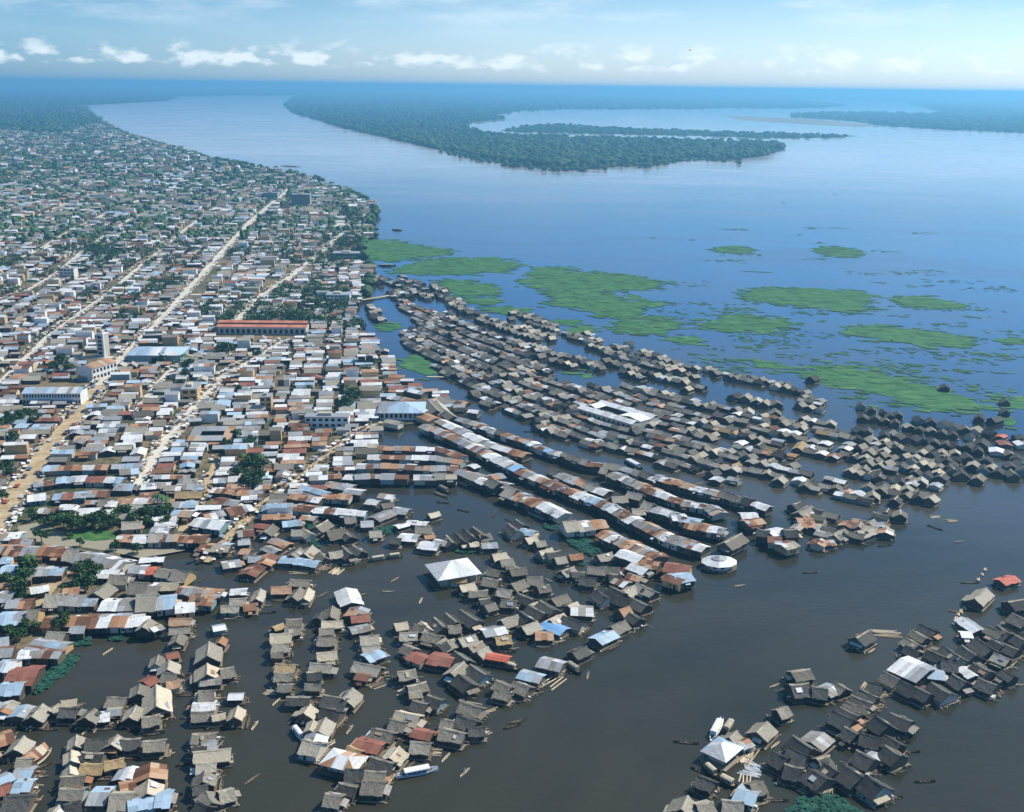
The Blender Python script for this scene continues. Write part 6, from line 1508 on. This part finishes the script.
# rounded rust house: a big thatched boat house
x, y = g(33, 762)
o = T('roofed_houseboat', 'rounded houseboat with a rust-streaked roof and pale curved rim', 'houseboat', x, y, math.radians(68))
part(o, 'hull', lambda a: hull(a, 13.5, 7, 1.0, 'pale_log', z=-.1, n=13))
def rb(a):
    for sg in (1, -1):
        for i in range(8):
            x0, x1 = -5.2 + 10.4 * i / 8, -5.2 + 10.4 * (i + 1) / 8
            w0, w1 = 2.9 * (1 - (x0 / 7.5) ** 2), 2.9 * (1 - (x1 / 7.5) ** 2)
            q = [(x0, sg * w0, 2.2), (x1, sg * w1, 2.2), (x1, 0, 3.9), (x0, 0, 3.9)]
            if sg > 0: q = q[::-1]
            slab(a, q, .1, rr.choice(['rust_light', 'rust_dark', 'thatch_straw', 'rust_light']))
part(o, 'roof', rb); part(o, 'cabin', lambda a: box(a, -4.6, 4.6, -1.9, 1.9, .4, 2.35, 'plank_wall'))

# ------------------------------------------------------------------ logs, planks, platforms
def logs(px, L, n, spread, deg, mat, label, layers=1, name='log_bundle'):
    x, y = g(*px)
    o = T(name, label, 'logs', x, y, math.radians(deg))
    for k in range(n):
        def f(a):
            off = (k / max(1, n - 1) - .5) * spread; s = rr.uniform(-.8, .8); sk = rr.gauss(0, .05)
            z = .12 + (rr.randrange(layers)) * .4; l = L * rr.uniform(.75, 1.1)
            tube(a, (-l / 2 + s, off - sk * l, z), (l / 2 + s, off + sk * l, z), rr.uniform(.22, .38), rr.uniform(.18, .3), mat, 6)
        part(o, 'log', f)
    return o
LOGS = [((554, 682), 11, 4, 5, 48, 'pale_log', 'raft of long white logs tied beside the blue roofed hut'), ((740, 753), 11, 16, 9, 62, 'pale_log', 'large stack of yellow-white logs right of the small blue pavilion'), ((755, 746), 7, 4, 3, 20, 'pale_log', 'short pale logs beside the large log stack'),
 ((752, 770), 6, 9, 7, -30, 'hull_white', 'heap of whitish scrap wood below the log stack'), ((745, 779), 5, 4, 3, 70, 'pale_log', 'small tan bundle below the log heap'), ((886, 634), 11, 8, 5, -4, 'pale_log', 'raft of light logs behind the dark hut in the east bay'),
 ((870, 688), 6, 8, 5, 60, 'pale_log', 'curved pile of pale wood west of the wide tin shed'), ((882, 693), 6, 6, 4, -12, 'pale_log', 'second pale pile at the foot of the wide tin shed'), ((918, 650), 7, 4, 3, -40, 'pale_log', 'tan logs north of the wide tin shed'), ((938, 650), 6, 3, 2, -35, 'pale_log', 'three logs northeast of the wide tin shed'),
 ((315, 569), 12, 5, 3, 3, 'pale_log', 'long flat raft of pale logs in the bay'), ((336, 572), 6, 7, 4, 68, 'pale_log', 'bundle of upright pale logs at the end of the flat raft'), ((300, 573), 9, 3, 2, 3, 'pale_log', 'thin logs at the left end of the flat raft'),
 ((377, 685), 6, 5, 4, 30, 'log', 'loose logs east of the slanting chain'), ((386, 748), 6, 4, 3, 50, 'pale_log', 'loose logs in the crowded peninsula tip'), ((389, 778), 6, 4, 2.5, 60, 'pale_log', 'upright logs left of the long white launch'), ((378, 795), 7, 3, 2, -20, 'log', 'logs at the very tip of the near peninsula'),
 ((338, 808), 5, 4, 3, 50, 'log', 'logs at the bottom edge of the near peninsula'), ((434, 753), 5, 4, 3, 0, 'pale_log', 'pale planks right of the tan hut on the peninsula'), ((484, 733), 5, 4, 3, 25, 'log', 'logs at the right end of the launch cluster'), ((491, 711), 6, 2, 1, 25, 'pale_log', 'two pale logs right of the launch cluster'),
 ((512, 699), 6, 6, 4, 15, 'pale_log', 'scattered white logs below the group of grey roofs'), ((470, 702), 9, 1, 1, -22, 'pale_log', 'single thick pale log above the launch cluster'), ((335, 715), 4, 4, 3, 45, 'pale_log', 'short logs along the slanting chain'), ((329, 745), 5, 2, 1, 60, 'pale_log', 'two logs at the foot of the slanting chain'),
 ((277, 693), 8, 4, 2, 5, 'pale_log', 'low log platform under the four stacked rafts'), ((165, 755), 5, 3, 2, 40, 'log', 'logs at the right side of the lower left block'), ((486, 676), 4, 5, 4, 10, 'pale_log', 'broken white wood east of the dark red roofs'), ((993, 693), 4, 6, 3, 40, 'pale_log', 'small tan platform of logs at the far right'),
 ((648, 590), 6, 3, 2, -30, 'log', 'logs beside the dark tip huts'), ((952, 521), 5, 4, 3, 5, 'pale_log', 'pale logs at the dark east end'), ((936, 517), 6, 3, 2, 10, 'pale_log', 'logs on the dark east end raft'), ((845, 537), 6, 3, 2, 5, 'pale_log', 'logs before the lower east peninsula'), ((463, 484), 8, 2, 1.5, -35, 'pale_log', 'two logs moored under the second long rust row'),
 ((536, 516), 12, 2, 1, -48, 'pale_log', 'long pale pole line along the second rust row'), ((612, 588), 7, 2, 1, 35, 'pale_log', 'bent pale logs above the dark tip huts'), ((525, 601), 9, 2, 1, -35, 'pale_log', 'curved pale logs in the group by the grey shelter'), ((575, 629), 9, 2, .8, 25, 'pale_log', 'two pale logs edging the grey tin shelter'),
 ((402, 692), 4, 3, 2, 40, 'pale_log', 'tan logs right of the trio of huts'), ((428, 708), 4, 3, 2, 45, 'pale_log', 'light logs under the dark trio hut')]
for l_ in LOGS: logs(*l_)
# the boom: floating timbers in a chain
for i, (x_, y_) in enumerate([(986, 570), (983, 575), (979, 580), (974, 601), (968, 605), (965, 608), (962, 612), (959, 615), (957, 619)]):
    x, y = g(x_, y_); a = Acc(); L = rr.uniform(2.2, 4.5); tube(a, (-L / 2, 0, .12), (L / 2, .2, .12), .4, .3, 'pale_log', 7); tube(a, (-L / 3, .7, .1), (L / 2.5, .8, .1), .3, .25, 'pale_log', 7)
    o = a.obj('boom_timber'); o.location = (x, y, 0); o.rotation_euler = (0, 0, math.radians(70 + rr.uniform(-15, 15)))
    tag(o, f'floating timber, {ordn(i + 1)} from the top of the boom by the bright red hut', 'timber', 'timbers of the floating boom')
# plank jetties
for nm, p, q, w_, lb in [('footbridge', (427, 378), (448, 378.5), 2.0, 'thin pale footbridge across the side channel to the floating district'), ('sandy_landing', (362, 301), (392, 296), 5, 'tan sandy landing stage on the old port shore')]:
    A, B = g(*p), g(*q); L = math.hypot(B[0] - A[0], B[1] - A[1]); a = Acc(); box(a, -L / 2, L / 2, -w_ / 2, w_ / 2, 1.0, 1.15, 'dirt_road' if 'sand' in nm else 'pale_log')
    for k in range(8): tube(a, (-L / 2 + L * k / 7, 0, -1), (-L / 2 + L * k / 7, 0, 1.0), .12, .12, 'plank_wall', 5)
    o = a.obj(nm); o.location = ((A[0] + B[0]) / 2, (A[1] + B[1]) / 2, 0); o.rotation_euler = (0, 0, math.atan2(B[1] - A[1], B[0] - A[0])); tag(o, lb, 'jetty')
# clutter around the near rafts: poles, planks, baskets afloat; nobody could count it
a = Acc()
for b in BUILD:
    if b['kind'] != 'raft' or b['py'] < 490 or not (-20 < b['px'] < 1050): continue
    xf = rotxf(b['x'], b['y'], 0, b['ang'])
    for _ in range(rr.randint(3, 8) + (8 if b['row'] in (ar, 'dark field at the lower right', 'landing by the log stack') else 0)):
        sx, sy = rr.choice((-1, 1)), rr.choice((-1, 1)); L = rr.uniform(1.2, 4.5); x0, y0 = sx * (b['L'] / 2 + rr.uniform(.4, 1.8)), sy * rr.uniform(0, b['W'] / 2 + 1); an = rr.uniform(0, 3.14)
        c, s = math.cos(an) * L / 2, math.sin(an) * L / 2; z = rr.uniform(.3, .6)
        t2 = Acc(); tube(t2, (x0 - c, y0 - s, z), (x0 + c, y0 + s, z + .05), .1, .08, rr.choice(['pale_log', 'log', 'log', 'hull_dark']), 5); a.merge(t2, xf)
    for _ in range(rr.randint(1, 4)):
        x0, y0 = rr.choice((-1, 1)) * (b['L'] / 2 + .5), rr.uniform(-.5, .5) * b['W']; s = rr.uniform(.25, .6)
        box(a, x0 - s, x0 + s, y0 - s * .7, y0 + s * .7, .47, .5 + s, rr.choice(['deck', 'cloth', 'cloth', 'plank_wall', 'rust_light', 'tin_pale', 'log']), xf)
a.obj('deck_clutter')['kind'] = 'stuff'

# ------------------------------------------------------------------ street life
def stall_proto():
    o = empty('market_stall', 0, 0, 0)
    part(o, 'awning', lambda a: (slab(a, [(-1.5, -1.3, 2.1), (1.5, -1.3, 2.1), (1.5, 0, 2.6), (-1.5, 0, 2.6)], .05, 'awning'), slab(a, [(-1.5, .01, 2.6), (1.5, .01, 2.6), (1.5, 1.3, 2.2), (-1.5, 1.3, 2.2)], .05, 'awning')))
    part(o, 'frame', lambda a: [tube(a, (sx * 1.4, sy * 1.2, 0), (sx * 1.4, sy * 1.2, 2.15), .05, .05, 'plank_wall', 4) for sx in (-1, 1) for sy in (-1, 1)])
    part(o, 'counter', lambda a: box(a, -1.2, 1.2, -.9, .9, .6, .8, 'deck'))
    return o
sp0 = stall_proto(); first = True; cnt = 0
ms = [p for p in SP['market_street'] if p[1] < 448] ; ms = [(178, 430)] + [p for p in ms if p[1] < 430]
dl = [(262, 504), (300, 478), (330, 452), (352, 437), (378, 424), (396, 428)]
for path, tot, nm in ((ms, 120, 'market street'), (dl, 70, 'diagonal lane')):
    pts = []
    for i in range(tot):
        t_ = rr.random() * (len(path) - 1); k = int(t_); f = t_ - k
        x_, y_ = path[k][0] + (path[k + 1][0] - path[k][0]) * f, path[k][1] + (path[k + 1][1] - path[k][1]) * f
        w = g(x_, y_, LANDZ); pts.append((w[0] + rr.choice((-1, 1)) * rr.uniform(1.5, 5.5 if nm[0] == 'm' else 3), w[1], y_))
    pts.sort(key=lambda p: p[1])
    keep = []
    for p in pts:
        if all(math.hypot(p[0] - q[0], p[1] - q[1]) > 2.9 for q in keep): keep.append(p)
    for i, p in enumerate(keep):
        o = sp0 if first else copy_tree(sp0); first = False
        o.location = (p[0], p[1], LANDZ + .02); o.rotation_euler = (0, 0, rr.uniform(-.3, .3)); tag(o, f'small awning stall, {ordn(i + 1)} up the {nm} from its near end', 'stall', f'awning stalls of the {nm}')
def car_proto(truck):
    nm = 'truck' if truck else 'car'; o = empty(nm, 0, 0, 0)
    if truck:
        part(o, 'cab', lambda a: (box(a, 1.4, 3.0, -.95, .95, .5, 1.4, 'paint_car'), box(a, 1.4, 2.6, -.9, .9, 1.401, 2.2, 'paint_car')))
        part(o, 'cargo_bed', lambda a: (box(a, -3.0, 1.3, -1.05, 1.05, .7, .85, 'deck'), box(a, -3, 1.3, -1.05, -.95, .851, 1.7, 'deck'), box(a, -3, 1.3, .95, 1.05, .851, 1.7, 'deck'), box(a, -3.08, -3.0, -1.05, 1.05, .7, 1.7, 'deck')))
        part(o, 'windscreen', lambda a: box(a, 2.6, 2.63, -.75, .75, 1.5, 2.05, 'dark_opening'))
    else:
        prof = [(-2.1, .45), (-2.1, .9), (-1.5, .98), (-1.1, 1.45), (.3, 1.45), (.9, .98), (2.0, .85), (2.1, .45)]
        def bd(a):
            n = len(prof); vs = [(x, -.82, z) for x, z in prof] + [(x, .82, z) for x, z in prof]
            a.add(vs, [tuple(range(n)), tuple(range(n, 2 * n))[::-1]] + [(i, n + i, n + (i + 1) % n, (i + 1) % n) for i in range(n)], 'paint_car')
        part(o, 'body', bd); part(o, 'window', lambda a: (box(a, -1.0, .25, -.84, -.82, 1.02, 1.38, 'dark_opening'), box(a, -1.0, .25, .82, .84, 1.02, 1.38, 'dark_opening')))
    for sx in (-1.3, 1.4 if not truck else 2.1):
        for s in (-1, 1): part(o, 'wheel', lambda a: tube(a, (sx, s * .7, .36), (sx, s * .92, .36), .36, .36, 'rubber', 10))
    return o
cars = [car_proto(False), car_proto(True)]; usedk = set()
for k, (st_, lo_, hi_, n_, nm) in enumerate([('main_dirt_street', 330, 520, 48, 'wide dirt street'), ('second_street', 300, 380, 9, 'second street'), ('boulevard', 226, 318, 14, 'boulevard')]):
    ys = sorted([rr.uniform(lo_, hi_) for _ in range(n_)], reverse=True)
    prev = None
    c = 0
    for y_ in ys:
        x_ = interp_x(SP[st_] + (SP['upper_dirt_street'] if st_[0] == 'm' else []), y_); w = g(x_, y_, LANDZ); off = rr.choice((-3, 3.2)) + rr.uniform(-.6, .6)
        if prev and math.hypot(w[0] - prev[0], w[1] - prev[1]) < 5.5: continue
        prev = w; c += 1
        ki = 1 if rr.random() < .3 else 0
        o = cars[ki] if ki not in usedk else copy_tree(cars[ki]); usedk.add(ki)
        o.location = (w[0] + off, w[1], LANDZ + .02); o.rotation_euler = (0, 0, math.radians(97.5 + (180 if rr.random() < .5 else 0)) if st_ != 'boulevard' else math.radians(92))
        tag(o, f"{'truck' if ki else 'car'}, {ordn(c)} vehicle up the {nm} counted from the near end", 'truck' if ki else 'car', 'vehicles on the town streets')
# awnings, carts and goods crowding both sides of the streets; nobody could count them
a = Acc()
for nm_, n_ in (('main_dirt_street', 260), ('upper_dirt_street', 900), ('second_street', 420), ('third_street', 260), ('boulevard', 520), ('market_street', 260), ('short_lane', 70), ('narrow_lane', 50), ('diagonal_lane', 110)):
    wp = next(w for q, w, wd in WST if q == nm_); wd = next(wd for q, w, wd in WST if q == nm_)
    for _ in range(n_):
        t_ = rr.random() * (len(wp) - 1); k = int(t_); f = t_ - k
        dx, dy = wp[k + 1][0] - wp[k][0], wp[k + 1][1] - wp[k][1]; L_ = math.hypot(dx, dy)
        off = rr.choice((-1, 1)) * (wd / 2 + rr.uniform(-1.4, 2)); x = wp[k][0] + dx * f - dy / L_ * off; y = wp[k][1] + dy * f + dx / L_ * off
        s_ = rr.uniform(.5, 1.7); h_ = rr.uniform(1.2, 2.8); mt = rr.choice(['awning', 'awning', 'awning', 'cloth', 'tin_pale', 'rust_light', 'deck'])
        xf = rotxf(x, y, LANDZ, math.atan2(dy, dx) + rr.gauss(0, .2)); q = Acc()
        slab(q, [(-s_, -s_ * .7, h_ - .3), (s_, -s_ * .7, h_ - .3), (s_, s_ * .7, h_), (-s_, s_ * .7, h_)], .06, mt)
        for sx in (-1, 1): tube(q, (sx * s_ * .9, -s_ * .6, .02), (sx * s_ * .9, -s_ * .6, h_ - .3), .05, .05, 'plank_wall', 4)
        box(q, -s_ * .7, s_ * .7, -s_ * .4, s_ * .5, .02, rr.uniform(.5, .9), rr.choice(['deck', 'cloth', 'plank_wall', 'pale_log']))
        a.merge(q, xf)
a.obj('street_clutter')['kind'] = 'stuff'
# a bird far off over the river
a = Acc()
a.add([(0, -.5, 0), (.5, 0, .05), (0, .5, 0), (-.7, 0, 0), (0, 0, .18)], [(0, 1, 4), (1, 2, 4), (2, 3, 4), (3, 0, 4), (3, 2, 1, 0)], 'hull_dark')
a.add([(.2, .2, .05), (-.2, .2, .05), (-.35, 1.8, .5), (.05, 1.7, .5)], [(0, 1, 2, 3)], 'hull_dark'); a.add([(.2, -.2, .05), (-.2, -.2, .05), (-.35, -1.8, .5), (.05, -1.7, .5)], [(3, 2, 1, 0)], 'hull_dark')
o = a.obj('bird'); o.location = (82, 545, H + 17); tag(o, 'dark bird gliding high above the far island', 'bird')

# ------------------------------------------------------------------ the hazy air
def haze():
    a = Acc()
    x0, x1, y0, y1, z0, z1 = -62000, 62000, -700, 72000, -2, 221
    m, t, b = newmat('haze_air')
    t.nodes.remove(b)
    pv = N(t, 'ShaderNodeVolumePrincipled')
    pv.inputs['Color'].default_value = (.26, .67, .97, 1)
    pv.inputs['Density'].default_value = HAZE_DENSITY
    pv.inputs['Anisotropy'].default_value = .4
    t.links.new(pv.outputs[0], t.nodes['Material Output'].inputs['Volume'])
    M['haze_air'] = m
    box(a, x0, x1, y0, y1, z0, z1, 'haze_air')
    o = a.obj('haze'); o['kind'] = 'stuff'
HAZE_DENSITY = 1.3e-4
haze()
